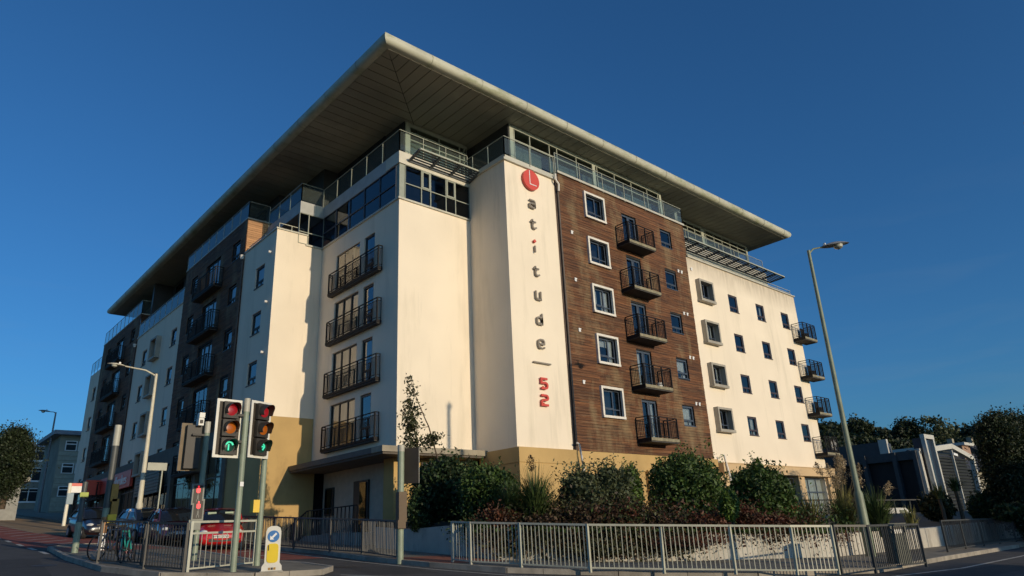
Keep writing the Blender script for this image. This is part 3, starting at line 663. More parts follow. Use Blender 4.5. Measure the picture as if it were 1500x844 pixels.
# sun shades
sh = mat('shade_blade', (.10,.11,.12), .45, .1)
def shade(x0, x1, yo, yi, zo, zi, nb, name='sun_shade'):
    e = link(name, None, B); MB().bar((x0,yo,zo),(x1,yo,zo),.05,.08).build('edge_rail', pale_metal, e)
    MB().bar((x0,yi-.02,zi-.02),(x1,yi-.02,zi-.02),.06,.10).build('wall_rail', sh, e)
    n = max(2, round((x1-x0)/1.27))
    for i in range(n+1):
        x = x0+(x1-x0)*i/n; MB().bar((x,yo,zo-.03),(x,yi,zi-.03),.07,.14,upv=(1,0,0)).build('bracket', sh, e)
    for k in range(nb):
        t = (k+.5)/nb; yy = yo+(yi-yo)*t; z = zo+(zi-zo)*t
        m_ = MB(); b0 = [(x0,yy-.05,z+.035),(x1,yy-.05,z+.035),(x1,yy+.05,z-.035),(x0,yy+.05,z-.035)]; m_.bar(((x0),yy,z),((x1),yy,z),.09,.02,upv=(0,.35,1)); m_.build('blade', sh, e)
shade(16.7,20.42,24.3,25.27,19.42,19.2,6)
shade(35.9,48.3,22.3,23.58,19.0,18.95,7)
# --- roof
XO, YO, XR, YL = 13.1, 21.8, 49.75, 69.6
prof = [(.42,22.40),(.22,22.42),(.06,22.52),(0,22.68),(.04,22.86),(.16,22.98),(.36,23.04),(.7,23.06)]
mb = MB(); n = len(prof)
def ring(i): return None
def corner(dx, z, c):   # c: 0 left-far end, 1 near corner, 2 right end, 3 right-far
    return {0:(XO+dx, YL-dx, z), 1:(XO+dx, YO+dx, z), 2:(XR-dx, YO+dx, z), 3:(XR-dx, 38.0, z), 4:(29, YL-dx, z)}[c]
for c in (4,0,1,2,3):
    for dx, z in prof: mb.v.append(corner(dx, z, c))
for k in range(4):
    for i in range(n-1): mb.f.append((k*n+i, k*n+i+1, (k+1)*n+i+1, (k+1)*n+i)); mb.a.append(0)
mb.build('roof_edge', nose_m, B, smooth=True, fix=True)
mb = MB(); zt = 23.06
mb.quad((XO+.7,YO+.7,zt),(XR-.7,YO+.7,zt),(XR-.7,38,zt+.5),(29,38,zt+.5),(29,38,zt+.5)); mb.quad((XO+.7,YO+.7,zt),(29,38,zt+.5),(29,YL-.7,zt+.5),(XO+.7,YL-.7,zt))
mb.f[0] = mb.f[0][:4]; mb.build('roof', roofm, B)
MB().box(XO+.6,XR-.6,YO+.6,38,22.44,22.6).box(XO+.6,29,38,YL-.6,22.44,22.6).build('roof_deck', core, B)
def seam(c, ax):
    m_ = MB()
    for dx, z in prof:
        o_ = .012
        for e_ in (-.02,.02): m_.v.append((c+e_, YO+dx-o_, z-(o_ if z < 22.6 else -o_)) if ax == 0 else (XO+dx-o_, c+e_, z-(o_ if z < 22.6 else -o_)))
    m_.f = [(2*i,2*i+1,2*i+3,2*i+2) for i in range(len(prof)-1)]; m_.a = [0]*len(m_.f); m_.build('joint_cover', seam_m, B, smooth=True)
seam_m = mat('seam_metal', (.33,.33,.24), .55, .1)
for i in range(12): seam(XO+2.6+3.0*i, 0)
for i in range(15): seam(YO+2.6+3.0*i, 1)
pw = .60; 
def sof_panel(poly):
    m_ = MB(); m_.prism(poly, lambda u,v,dd:(u,v,dd), 22.375, 22.40); m_.build('soffit_panel', soff, B, fix=True)
x = XO+.42; XS, YS = XO+.42, YO+.42
while x < XR-.5:   # right wing: boards run across (along y), ends mitred at the hip
    x1 = min(x+pw-.035, XR-.42); t0 = x-XS; t1 = x1-XS
    ye = 38 if x > 24 else 38
    c0 = min(YS+t0, 38); c1 = min(YS+t1, 38)
    if c1 > YS+.05: sof_panel([(x,YS),(x1,YS),(x1,c1),(x,c0)] if c0 > YS+.01 else [(x,YS),(x1,YS),(x1,c1)])
    x += pw
y = YS
while y < YL-.5:
    y1 = min(y+pw-.035, YL-.42); c0 = min(XS+(y-YS), 29)-.05; c1 = min(XS+(y1-YS), 29)-.05
    sof_panel([(XS,y),(c0,y),(c1,y1),(XS,y1)] if c0 > XS+.02 else [(XS,y),(c1,y1),(XS,y1)])
    y += pw
# --- down pipes
def pipe(pts, m, r=.05): return MB().tube(pts, r, 8).build('down_pipe', m, B, smooth=True)
pipe([(24.05,22.40,19.3),(24.05,22.36,19.1),(24.14,22.38,18.7),(24.14,22.38,5.4)], pipe_b, .045)
pipe([(23.9,22.25,19.55),(23.9,22.25,19.2),(24.1,22.25,19.0),(24.1,22.28,18.6)], pipe_w)
pipe([(23.95,22.2,5.5),(24.1,22.2,5.45),(24.22,22.2,4.8),(24.3,22.2,4.3),(24.3,22.2,2.5)], pipe_w)
pipe([(36.0,22.05,5.4),(36.1,22.05,5.0),(36.2,21.98,4.2),(36.2,21.98,2.5)], pipe_w, .06)
pipe([(13.47,37.5,17.5),(13.47,37.5,7.7)], pipe_b, .05); MB().tube([(13.42,37.5,17.5),(13.42,37.5,17.25)],[.14,.08],8).build('rain_hopper', pipe_w, B)
pipe([(13.47,59.1,17.5),(13.47,59.1,7.7)], pipe_b, .05); MB().tube([(13.42,59.1,17.2),(13.42,59.1,16.95)],[.14,.08],8).build('rain_hopper', pipe_w, B)
for z in (16.4,13.6,10.9): MB().tube([(13.5,33.6,z),(13.36,33.6,z)],.07,8).build('wall_vent', pipe_w, B)
MB().tube([(49.3,22.2,4.0),(49.3,21.95,3.95)],.05,8).tube([(49.3,21.95,3.95),(49.1,21.85,3.85)],.08,8).build('security_camera', black, B)
MB().tube([(49.1,22.2,3.4),(49.1,21.9,3.4)],.04,8).build('bracket', black, B)
# --- sign letters
def stroke(pts, w, d0, d1, m, name, x, z, closed=False, s=1.0):
    """thick pen stroke in the facade plane"""
    mb = MB(); P = [Vector((p[0]*s, p[1]*s)) for p in pts]
    if closed: P.append(P[0])
    L = []; Rr = []
    for i, p in enumerate(P):
        if closed: a = P[(i-1) % (len(P)-1)]; b = P[(i+1) % (len(P)-1)] if i < len(P)-1 else P[1]
        else: a = P[max(i-1,0)]; b = P[min(i+1,len(P)-1)]
        t1 = (p-a).normalized() if (p-a).length > 1e-6 else (b-p).normalized(); t2 = (b-p).normalized() if (b-p).length > 1e-6 else t1
        n1 = Vector((-t1.y,t1.x)); n2 = Vector((-t2.y,t2.x)); nn = (n1+n2); nn = nn/max(.3, nn.length_squared/2)
        L.append(p+nn*w/2*s); Rr.append(p-nn*w/2*s)
    for i in range(len(P)-1):
        a,b,c,e = L[i],L[i+1],Rr[i+1],Rr[i]
        mb.prism([(q.x,q.y) for q in (e,c,b,a)], lambda u,v,dd:(x+u, dd, z+v), d0, d1)
    return mb
def arc(cx, cy, rx, ry, a0, a1, n=10): return [(cx+rx*math.cos(R(a0+(a1-a0)*i/n)), cy+ry*math.sin(R(a0+(a1-a0)*i/n))) for i in range(n+1)]
def rrect(x0,x1,y0,y1,r): return arc(x1-r,y1-r,r,r,90,0,4)+arc(x1-r,y0+r,r,r,0,-90,4)+arc(x0+r,y0+r,r,r,-90,-180,4)+arc(x0+r,y1-r,r,r,180,90,4)
def letter(name, strokes, m, cx, cz, s=1.0, wd=.13, label=None):
    e = MB()
    for st, cl in strokes:
        q = stroke(st, wd, 22.36, 22.44, m, name, cx, cz, cl, s); b0 = len(e.v); e.v += q.v; e.f += [tuple(i+b0 for i in f) for f in q.f]; e.a += q.a
    # stand-off pins
    e.box(cx-.03,cx+.03,22.44,22.5,cz-.2*s,cz-.14*s)
    o = e.build(name, m, B, fix=True); o['label'] = label or name.replace('_',' '); return o
def fz(px, py): q = PL(px, py, 1, 22.4); return q.x, q.z
cx, cz = fz(777,264.3); rad = .56
mb = MB(); poly = [(rad*math.cos(2*math.pi*i/40), rad*math.sin(2*math.pi*i/40)) for i in range(40)]
mb.prism(poly, lambda u,v,dd:(cx+u,dd,cz+v), 22.33, 22.47); dsk = mb.build('sign_disc', red_s, B, fix=True); dsk['label'] = 'round red sign disc with a white letter L'
q = stroke([(-.12,.50),(-.12,-.27),(.34,-.27)], .045, 22.31, 22.34, white_s, 'L', cx, cz); q.build('letter', white_s, dsk, fix=True)
q = stroke([(.055,.42),(.055,-.17),(.30,-.17)], .025, 22.30, 22.332, white_s, 'L', cx, cz)
q2 = MB(); q2.box(cx-.02,cx+.20,22.31,22.34,cz-.14,cz-.16) if False else None
a_ = [([(-.26,.28)]+arc(.12,.14,.14,.14,90,0,5)+[(.26,-.28)],False), (rrect(-.26,.24,-.28,.02,.1),True)]
t_ = [([(-.1,.38)]+[(-.1,-.12)]+arc(.04,-.14,.14,.14,180,270,5)+[(.1,-.28)]+arc(.12,-.16,.12,.12,-90,-10,4),False), ([(-.26,.2),(.22,.2)],False)]
i_ = [([(0,.14),(0,-.34)],False)]
u_ = [([(-.22,.3),(-.22,-.1)]+arc(-.06,-.12,.16,.16,180,270,5)+[(.22,-.28)],False), ([(.22,.3),(.22,-.34)],False)]
d_ = [(rrect(-.26,.2,-.28,.18,.14),True), ([(.2,.46),(.2,-.34)],False)]
e_ = [([(-.24,0),(.26,0)]+arc(.10,.12,.16,.16,0,90,5)+arc(-.08,.10,.18,.18,90,180,5)+arc(-.08,-.10,.18,.18,180,270,5)+[(.2,-.28)]+arc(.16,-.2,.1,.08,-90,0,3),False)]
five = [([(.28,.30),(-.24,.30),(-.24,.04),(.12,.04)]+arc(.12,-.13,.15,.17,90,-90,6)+[(-.28,-.30)],False)]
two = [([(-.28,.30),(.14,.30)]+arc(.14,.16,.14,.14,90,-90,5)+[(-.12,.02)]+arc(-.12,-.12,.14,.14,90,180,4)+[(-.26,-.30),(.30,-.30)],False)]
for nm, st, px, py, s, m_ in (('letter_a',a_,779.5,299,.95,bronze),('letter_t',t_,781.5,329,.95,bronze),('letter_i',i_,783.6,363,.95,bronze),('letter_t',t_,786,398,.95,bronze),
    ('letter_u',u_,788.5,433,.95,bronze),('letter_d',d_,791,469,.95,bronze),('letter_e',e_,793,504,.95,bronze),('figure_5',five,797,562,1.0,red_s),('figure_2',two,798,586.5,1.0,red_s)):
    x_, z_ = fz(px, py); letter(nm, st, m_, x_, z_, s*(.76 if m_ is bronze else .74), .105 if m_ is bronze else .13)
x_, z_ = fz(783,353.5); mb = MB(); mb.prism([(.1*math.cos(k*math.pi/2),.1*math.sin(k*math.pi/2)) for k in range(4)], lambda u,v,dd:(x_+u,dd,z_+v), 22.36, 22.46); mb.build('letter_dot', red_s, B, fix=True)
x_, z_ = fz(794.5,532); MB().box(x_-.56,x_+.56,22.37,22.47,z_-.03,z_+.03).build('dash', bronze, B)
# ------------------------------------------------------------------ planting bed, walls
wallp = mat('painted_wall', (.50,.47,.40), .9, .12, 1.2, bump=.3)
mix_stain(wallp, (.16,.13,.10), .9, (1.5,1.5,.5), .50, .72, .8)
W = [(14.75,24.5),(14.6,22.0),(14.55,19.5),(14.3,16.8),(16.0,14.5),(18.6,12.9),(23.6,11.05),(30,11.1),(35.4,11.3),(49,12.1),(75,13.5)]
Wz = [2.15,2.05,1.98,1.72,1.55,1.42,1.26,1.38,1.45,1.5,1.7]
Wz[1] = topz(590,776,*W[1]); Wz[2] = topz(655,770,*W[2]); Wz[6] = topz(1230,782,*W[6]); Wz[7] = topz(1318,776,*W[7])
Wz[8] = topz(1395,770,*W[8]); Wz[9] = topz(1500,760,*W[9])
rw = thing('retaining_wall', 'pale painted retaining wall with flat coping below the planted bank', 'wall', (0,0,0))
for i in range(len(W)-1):
    a = Vector(W[i]); b = Vector(W[i+1]); n = max(1, round((b-a).length/2.4))
    for k in range(n):
        p = a.lerp(b,k/n); q = a.lerp(b,(k+1)/n); z0 = Wz[i]+(Wz[i+1]-Wz[i])*k/n; z1 = Wz[i]+(Wz[i+1]-Wz[i])*(k+1)/n
        t = (q-p).normalized(); nn = Vector((-t.y,t.x))*.3; g = .006
        p_ = p+t*g; q_ = q-t*g
        mb = MB(); c = [p_,q_,q_+nn,p_+nn]; zt = [z0,z1,z1,z0]
        mb.v = [(v.x,v.y,gz(v.x,v.y)-.2) for v in c]+[(v.x,v.y,z) for v,z in zip(c,zt)]
        mb.f = [(0,3,2,1),(4,5,6,7),(0,1,5,4),(1,2,6,5),(2,3,7,6),(3,0,4,7)]; mb.a=[0]*6
        mb.build('wall_panel', wallp, rw, fix=True)
# bank of earth behind the wall, rising to the podium
inner = [(14.9,24.55),(16.2,24.6),(17.5,24.6),(19.5,24.6),(20.4,22.4),(21.5,22.3),(26,22.3),(33,22.2),(38,22.1),(50,22.1),(75,23)]
mb = MB(); nr = 6
for i in range(len(W)):
    a = Vector(W[i]); b = Vector(inner[i]); t = b-a
    for k in range(nr+1):
        s = k/nr; p = a+t*s; zi = 2.3 if i < 8 else 1.9
        mb.v.append((p.x+ (.15 if k==0 else 0), p.y+(.15 if k==0 else 0), (Wz[i]-.06)*(1-s)+zi*s+(.15*math.sin(i*2.3+k*1.7) if 0<k<nr else 0)))
for i in range(len(W)-1):
    for k in range(nr): q = i*(nr+1)+k; mb.f.append((q,q+nr+1,q+nr+2,q+1)); mb.a.append(0)
struct(mb.build('planting_bed', earth, None, smooth=True, fix=True))
def bedz(x, y):
    return 1.7 + max(0, min(1,(y-13)/9))*.6
# ------------------------------------------------------------------ railings
def guardrail(name, pts, label, cat, m, h=1.08, sp=.115, posts=None, mid=None, foot=.08, ground=.11, bent=(), pw=.06, group=None, bw=.018):
    o0 = pts[0]; e = thing(name, label, cat, (o0[0],o0[1],gz(*o0)+ground), group=group); base = Vector((o0[0],o0[1],gz(*o0)+ground))
    def gp(p, hh): return Vector((p[0],p[1],gz(p[0],p[1])+ground+hh))-base
    bar = MB().bar((0,0,foot),(0,0,h),bw).mesh('bar', m); post = MB().bar((0,0,-.03),(0,0,h+.02),pw).mesh('post', m)
    for j in range(len(pts)-1):
        a = Vector(pts[j][:2]); b = Vector(pts[j+1][:2]); L = (b-a).length; an = math.atan2(b.y-a.y,b.x-a.x)
        MB().bar(gp(a,h),gp(b,h),.05).build('top_rail', m, e); MB().bar(gp(a,foot),gp(b,foot),.035).build('bottom_rail', m, e)
        if mid: MB().bar(gp(a,mid),gp(b,mid),.045).build('middle_rail', m, e)
        n = max(2, round(L/sp))
        for i in range(1,n):
            c = a.lerp(b,i/n); q = link('bar', bar, e, loc=gp(c,0), rz=an)
            q.rotation_euler = (random.uniform(-.012,.012), random.uniform(-.012,.012), an)
            if mid: q.scale = (1,1,(mid)/h)
    for j, p in enumerate(pts):
        q = link('post', post, e, loc=gp(p,0), rz=0)
        if j in bent: q.rotation_euler = (0,.05,0); 
    return e
galv2 = mat('painted_rail', (.40,.40,.33), .5, .12, 3)
darkrail = mat('dark_rail', (.06,.06,.055), .5, .12, 3)
def gl(*px): return [(lambda q:(q.x,q.y))(G(x,y,.11)) for x,y in px]
guardrail('guard_railing', gl((663,824),(690,827),(763,831)), 'short shaded length of grey guard railing at the left end of the front pavement', 'railing', galv2)
guardrail('guard_railing', gl((764,831.5),(865,837),(973,839),(1078,840),(1168,841),(1229,840)), 'long pale guard railing of five panels along the front kerb', 'railing', galv, bent=(2,4))
guardrail('guard_railing', gl((1233,839),(1283,838),(1357,829)), 'dark guard railing behind the tall lamp post at the right', 'railing', darkrail)
guardrail('guard_railing', [(29.6,9.6),(32.6,9.9),(35.6,10.1),(38.6,10.3),(41.6,10.4),(44.6,10.5),(48,10.6),(52,10.7)], 'dark wall-side railing running uphill at the far right edge', 'railing', darkrail, sp=.14)
guardrail('guard_railing', gl((583,820),(530,812),(483,809),(430,804),(400,801),(352,796)), 'dark guard railing on the far kerb in front of the entrance', 'railing', darkrail)
guardrail('guard_railing', gl((274,839),(371,829)), 'white two-rail pedestrian barrier panel around the traffic light poles', 'railing', mat('white_rail',(.46,.46,.37),.5,.08), h=1.12, mid=.86, sp=.17, bw=.012)
guardrail('guard_railing', gl((268,839),(210,834),(206,829),(142,826)), 'black pedestrian railing on the traffic island beside the bicycles', 'railing', mat('black_rail',(.03,.03,.028),.5,.1), sp=.12)
# entrance ramp railing and terrace railing
e = thing('entrance_railing', 'black balustrade on the raised entrance landing under the canopy', 'railing', (14.9,29,1.7))
zz = 3.05-1.7
for (a,b,za,zb) in (((14.9,26.2),(14.9,30.6),zz,zz),((14.9,30.6),(14.9,32.9),zz,.55)):
    MB().bar((0,a[1]-29,za),(0,b[1]-29,zb),.05).build('handrail', black, e); n = 26
    mb = MB()
    for i in range(n+1):
        y = a[1]+(b[1]-a[1])*i/n; z = za+(zb-za)*i/n; mb.bar((0,y-29,z-1.0),((0,y-29+(.06 if i%2 else -.06),z)),.02)
    mb.build('balusters', black, e, stuff=True)
MB().box(14.95,16.9,26.2,33.0,.5,2.0).build('landing', concrete, B)
e = thing('terrace_railing', 'dark curved-top terrace railing outside the ground floor windows at the right', 'railing', (44,21.2,1.9))
MB().bar((-8,0,.95),(6.5,0,.95),.06).build('handrail', black, e)
mb = MB()
for i in range(60): mb.bar((-8+.24*i,0,.1),(-8+.24*i,0,.95),.018)
mb.build('balusters', black, e, stuff=True); MB().bar((-8,0,.1),(6.5,0,.1),.03).build('bottom_rail', black, e)
MB().box(35.9,51,19.6,22.3,1.2,1.88).build('terrace_slab', concrete, B)
e = thing('terrace_railing', 'thin grey railing across the car park in front of the dark clad building', 'railing', (0,0,0))
P0 = at(1262,733,58); P1 = at(1450,735,62); P0.z = topz(1262,733,P0.x,P0.y); P1.z = topz(1450,731,P1.x,P1.y)
MB().bar(P0,P1,.07).build('handrail', darkrail, e)
for i in range(9):
    p = P0.lerp(P1,i/8); MB().bar(p, p-Vector((0,0,1.6)), .08).build('post', darkrail, e)
# ------------------------------------------------------------------ vegetation
rng = np.random.default_rng(11)
def leafmat(name, c, c2, rough=.6, tl=.25):
    m = mat(name, c, rough, .2, 2.2, col2=c2, lo=.3, hi=.7); n = m.node_tree; b = n.nodes['Principled BSDF']; attr_vary(m, 'leaf', .55, 1.45)
    o = n.nodes['Material Output']; t = n.nodes.new('ShaderNodeBsdfTranslucent'); mx = n.nodes.new('ShaderNodeMixShader'); mx.inputs[0].default_value = tl
    n.links.new(b.inputs['Base Color'].links[0].from_socket, t.inputs[0]); n.links.new(b.outputs[0], mx.inputs[1]); n.links.new(t.outputs[0], mx.inputs[2]); n.links.new(mx.outputs[0], o.inputs[0])
    return m
LV = dict(dark=leafmat('leaf_dark',(.045,.085,.025),(.02,.04,.012)), mid=leafmat('leaf_mid',(.085,.15,.03),(.035,.065,.015)), grey=leafmat('leaf_grey',(.13,.15,.07),(.05,.07,.03)),
    lime=leafmat('leaf_lime',(.12,.20,.03),(.06,.11,.02)), red=leafmat('leaf_red',(.15,.04,.022),(.045,.035,.014)), brown=leafmat('leaf_brown',(.10,.055,.03),(.035,.03,.015)),
    far=leafmat('leaf_far',(.04,.06,.02),(.015,.025,.01)), straw=leafmat('straw',(.42,.33,.18),(.22,.17,.08)), plume=leafmat('plume',(.55,.44,.28),(.35,.27,.16)), grass=leafmat('blade_green',(.09,.13,.035),(.03,.06,.015)), yel=leafmat('blade_yellow',(.28,.26,.08),(.08,.10,.03)),
    autumn=leafmat('leaf_autumn',(.085,.085,.032),(.035,.045,.016)))
bark = mat('bark', (.10,.07,.045), .9, .25, 6, stretch=(4,4,.6), bump=.5)
def quads(name, V, m, parent, rnd):
    n = len(V)//4; me = bpy.data.meshes.new(name); me.vertices.add(4*n); me.vertices.foreach_set('co', V.astype(np.float32).ravel())
    me.loops.add(4*n); me.loops.foreach_set('vertex_index', np.arange(4*n, dtype=np.int32)); me.polygons.add(n)
    me.polygons.foreach_set('loop_start', np.arange(0,4*n,4,dtype=np.int32)); me.polygons.foreach_set('loop_total', np.full(n,4,np.int32)) if False else None
    me.update(calc_edges=True); a = me.attributes.new('leaf','FLOAT','FACE'); a.data.foreach_set('value', rnd.astype(np.float32)); me.materials.append(m)
    return link(name, me, parent)
def leaves(P, size, m, parent, name='foliage', flat=.5, asp=.5):
    n = len(P); a = rng.normal(size=(n,3)); a /= np.linalg.norm(a,axis=1)[:,None]; b = rng.normal(size=(n,3)); b -= (b*a).sum(1)[:,None]*a; b /= np.linalg.norm(b,axis=1)[:,None]
    s = size*rng.uniform(.55,1.3,(n,1)); c = np.cross(a,b)*s*.12
    V = np.stack([P-a*s*.5, P+b*s*asp*.5+c, P+a*s*.5, P-b*s*asp*.5+c],1).reshape(-1,3)
    return quads(name, V, m, parent, rng.random(n))
def blob(c, r, n, lump=.22, shell=.55, nl=9):
    """points filling the outer part of a lumpy ellipsoid"""
    u = rng.normal(size=(n,3)); u /= np.linalg.norm(u,axis=1)[:,None]
    L = rng.normal(size=(nl,3)); L /= np.linalg.norm(L,axis=1)[:,None]; A = rng.uniform(-1,1,nl)
    k = 1 + lump*(np.exp(-((1-u@L.T)*5))*A).sum(1)
    rad = (rng.random(n)**(1/3)*(1-shell)+shell)*k*rng.uniform(.86,1.06,n)
    return np.array(c)+u*rad[:,None]*np.array(r)
def clumps(c, r, nc, per, cr, shell=.3):
    """a crown of separate leaf clumps with gaps between them"""
    cc = blob(c, r, nc, .25, shell); out = []
    for q in cc: out.append(q + rng.normal(size=(per,3))*np.array([cr,cr,cr*.75])*rng.uniform(.6,1.3)*.5)
    return np.concatenate(out)
def bush(name, label, cat, c, r, n, size, m, lump=.2, stem=True, extra=None, group=None, base=None):
    bz = base if base is not None else bedz(c[0],c[1]); e = thing(name, label, cat, (c[0],c[1],bz), group=group)
    o = (0,0,c[2]-bz); P = blob(o, r, n, lump)
    if extra is not None: P = np.concatenate([P, clumps(o, (r[0]*1.12,r[1]*1.12,r[2]*1.15), extra[0], extra[1], extra[2], .85)])
    if r[2] > .35:   # loose shoots breaking the outline
        sh_ = []
        for k in range(34 if name == 'shrub' else 12):
            u = rng.normal(size=3); u[2] = abs(u[2])*1.2+.2; u /= np.linalg.norm(u); b0 = np.array(o)+u*np.array(r)*.85; L_ = r[2]*rng.uniform(.18,.55 if name == 'shrub' else .3); t_ = np.linspace(0,1,11)[:,None]
            sh_.append(b0+t_*L_*(u*.6+np.array([0,0,.55]))+rng.normal(size=(11,3))*.035)
        P = np.concatenate([P]+sh_)
    h_ = len(P)//3; leaves(P[:h_], size*1.35, m, e, 'large_foliage'); P = P[h_:]
    leaves(P, size*.9, m, e)
    # denser heart so that no light shows straight through
    leaves(blob(o, (r[0]*.7,r[1]*.7,r[2]*.75), n//5, .1, .2), size*2.2, m, e, 'inner_foliage')
    if stem:
        mb = MB()
        for k in range(4):
            an = k*1.7; mb.tube([(.05*math.cos(an),.05*math.sin(an),-.2),(r[0]*.25*math.cos(an),r[1]*.25*math.sin(an),(c[2]-bz)*.6),(r[0]*.5*math.cos(an),r[1]*.5*math.sin(an),(c[2]-bz)+r[2]*.3)],[.05,.035,.012],6)
        mb.build('stem', bark, e)
    return e
def bpx(px, py, x, ppx, ppy, dep):  # centre on the ray at distance, radii from pixel half-sizes
    q = at(px, py, dep); depth = (q-EYE).dot(d); return (q.x,q.y,q.z), (ppx*depth/F, ppx*depth/F, ppy*depth/F)
def bb(name, label, cat, px, py, hx, hy, dist, n, size, m, **k):
    c, r = bpx(px, py, None, hx, hy, dist); return bush(name, label, cat, c, r, n, size, m, **k)
bb('shrub','broad dark glossy shrub spilling over the wall beside the signal pole','shrub', 655,722,50,50, 27.0, 5200,.17, LV['dark'], extra=(26,40,.5))
bb('shrub','small dark rounded shrub on the wall just right of the signal pole','shrub', 614,752,17,28, 26.0, 1300,.13, LV['dark'])
bb('shrub','feathery green bush between the dark shrub and the pampas blades','shrub', 716,722,44,38, 24.5, 4500,.15, LV['mid'], extra=(30,30,.45))
bb('shrub','pale variegated bush under the brown downpipe','shrub', 852,725,34,36, 23.5, 3200,.13, LV['grey'], extra=(40,22,.55))
bb('shrub','loose grey-green bush left of the bright conifer','shrub', 893,722,34,40, 24.0, 3200,.13, LV['grey'], extra=(36,22,.5))
bb('conifer','small bright lime green conifer against the timber wall','conifer', 926,722,17,42, 25.0, 2200,.11, LV['lime'], lump=.1)
bb('clipped_bush','tall round-topped dark bush, the largest on the bank','bush', 1005,722,58,56, 26.5, 9000,.14, LV['mid'], lump=.12, extra=(30,24,.3))
bb('clipped_bush','second tall rounded bush with a wispy shoot on top, nearer the right block','bush', 1114,730,50,52, 27.0, 8000,.14, LV['mid'], lump=.14, extra=(26,22,.35))
bb('shrub','thin upright shoots standing above the second rounded bush','shrub', 1110,682,8,12, 27.0, 130,.11, LV['mid'], stem=False)
for i,(px,py,hx,hy,dd,mm,lb) in enumerate(((735,765,36,20,22.8,'red','dark red low shrub below the feathery bush'),(790,768,40,18,22.7,'brown','brown low growth under the tall grass blades'),(850,768,38,20,22.6,'brown','brown and green tangle above the middle of the pale railing'),
    (905,765,38,24,22.9,'red','rusty red shrub between two rounded bushes and the railing'),(965,772,42,18,23.3,'brown','low brown plant under the largest round bush'),(1030,772,44,18,23.8,'red','low red shrub trailing over the wall below the largest bush'),
    (1085,764,34,24,24.6,'red','brightest red shrub between the two rounded bushes'),(1135,772,32,16,25.3,'red','red-leaved plant at the right foot of the second rounded bush'),(700,772,30,12,22.8,'dark','low dark growth on the wall top above the shaded railing'))):
    bb('low_shrub', lb, 'shrub', px,py,hx,hy,dd, 2400,.11, LV[mm], extra=(30,26,.4), stem=False)
    c,r = bpx(px,py,None,hx,hy,dd); 
# ground cover spilling over the wall top, patchy
def cover(n, seed, m, lab, hang, size, t0=.0, t1=1.0):
    r = np.random.default_rng(seed); segs = W[3:8]; zz_ = Wz[3:8]; P = []
    cl = [(r.uniform(t0,t1)*(len(segs)-1), r.uniform(-.3,1.8) if _ % 3 else 0, r.uniform(.2,.5)) for _ in range(64)]
    for c,back,sz in cl:
        i = min(int(c), len(segs)-2); f = c-i; a_ = np.array(segs[i])*(1-f)+np.array(segs[i+1])*f; t_ = np.array(segs[i+1])-np.array(segs[i]); t_ /= np.linalg.norm(t_); nn = np.array((-t_[1],t_[0])); z = zz_[i]*(1-f)+zz_[i+1]*f
        k = n//64; q = r.normal(size=(k,3))*np.array([sz,.3,.28]); al = q[:,0]; bk = back+q[:,1]; zq = z+.12+q[:,2]+np.clip(back,0,2)*.32
        front = bk < .25; zq = np.where(front, z+.1-np.abs(r.normal(size=k))*hang, zq); bk = np.where(front, -.06-np.abs(r.normal(size=k))*.08, bk)
        P.append(np.stack([a_[0]+t_[0]*al+nn[0]*bk, a_[1]+t_[1]*al+nn[1]*bk, zq],1))
    o = leaves(np.concatenate(P), size, m, None, 'ground_cover'); o['kind'] = 'stuff'; tag(o, lab, 'ground cover')
cover(13000, 3, LV['autumn'], 'olive green ground cover rambling over the bank and wall top', .34, .13, 0, .5)
cover(9000, 5, LV['brown'], 'brown dying ground cover among the olive growth on the bank', .34, .12, 0, .5)
cover(5200, 8, LV['red'], 'muted rusty red leaves hanging over the right half of the wall', .26, .11, .25, .8)
cover(6000, 9, LV['mid'], 'green low leafy growth between the shrubs on the bank', .03, .12)
bb('trailing_plant','red creeper hanging down the face of the pale wall','creeper', 1000,792,70,9, 22.6, 900,.08, LV['red'], stem=False, base=1.2, extra=(50,20,.35))
bb('trailing_plant','mottled green ivy on the wall behind the second railing panel','ivy', 880,804,60,12, 21.6, 900,.08, LV['autumn'], stem=False, base=1.1)
bb('shrub','yellow-green bush squeezed between the two rounded bushes','shrub', 1068,745,16,24, 23.5, 1300,.12, LV['lime'])
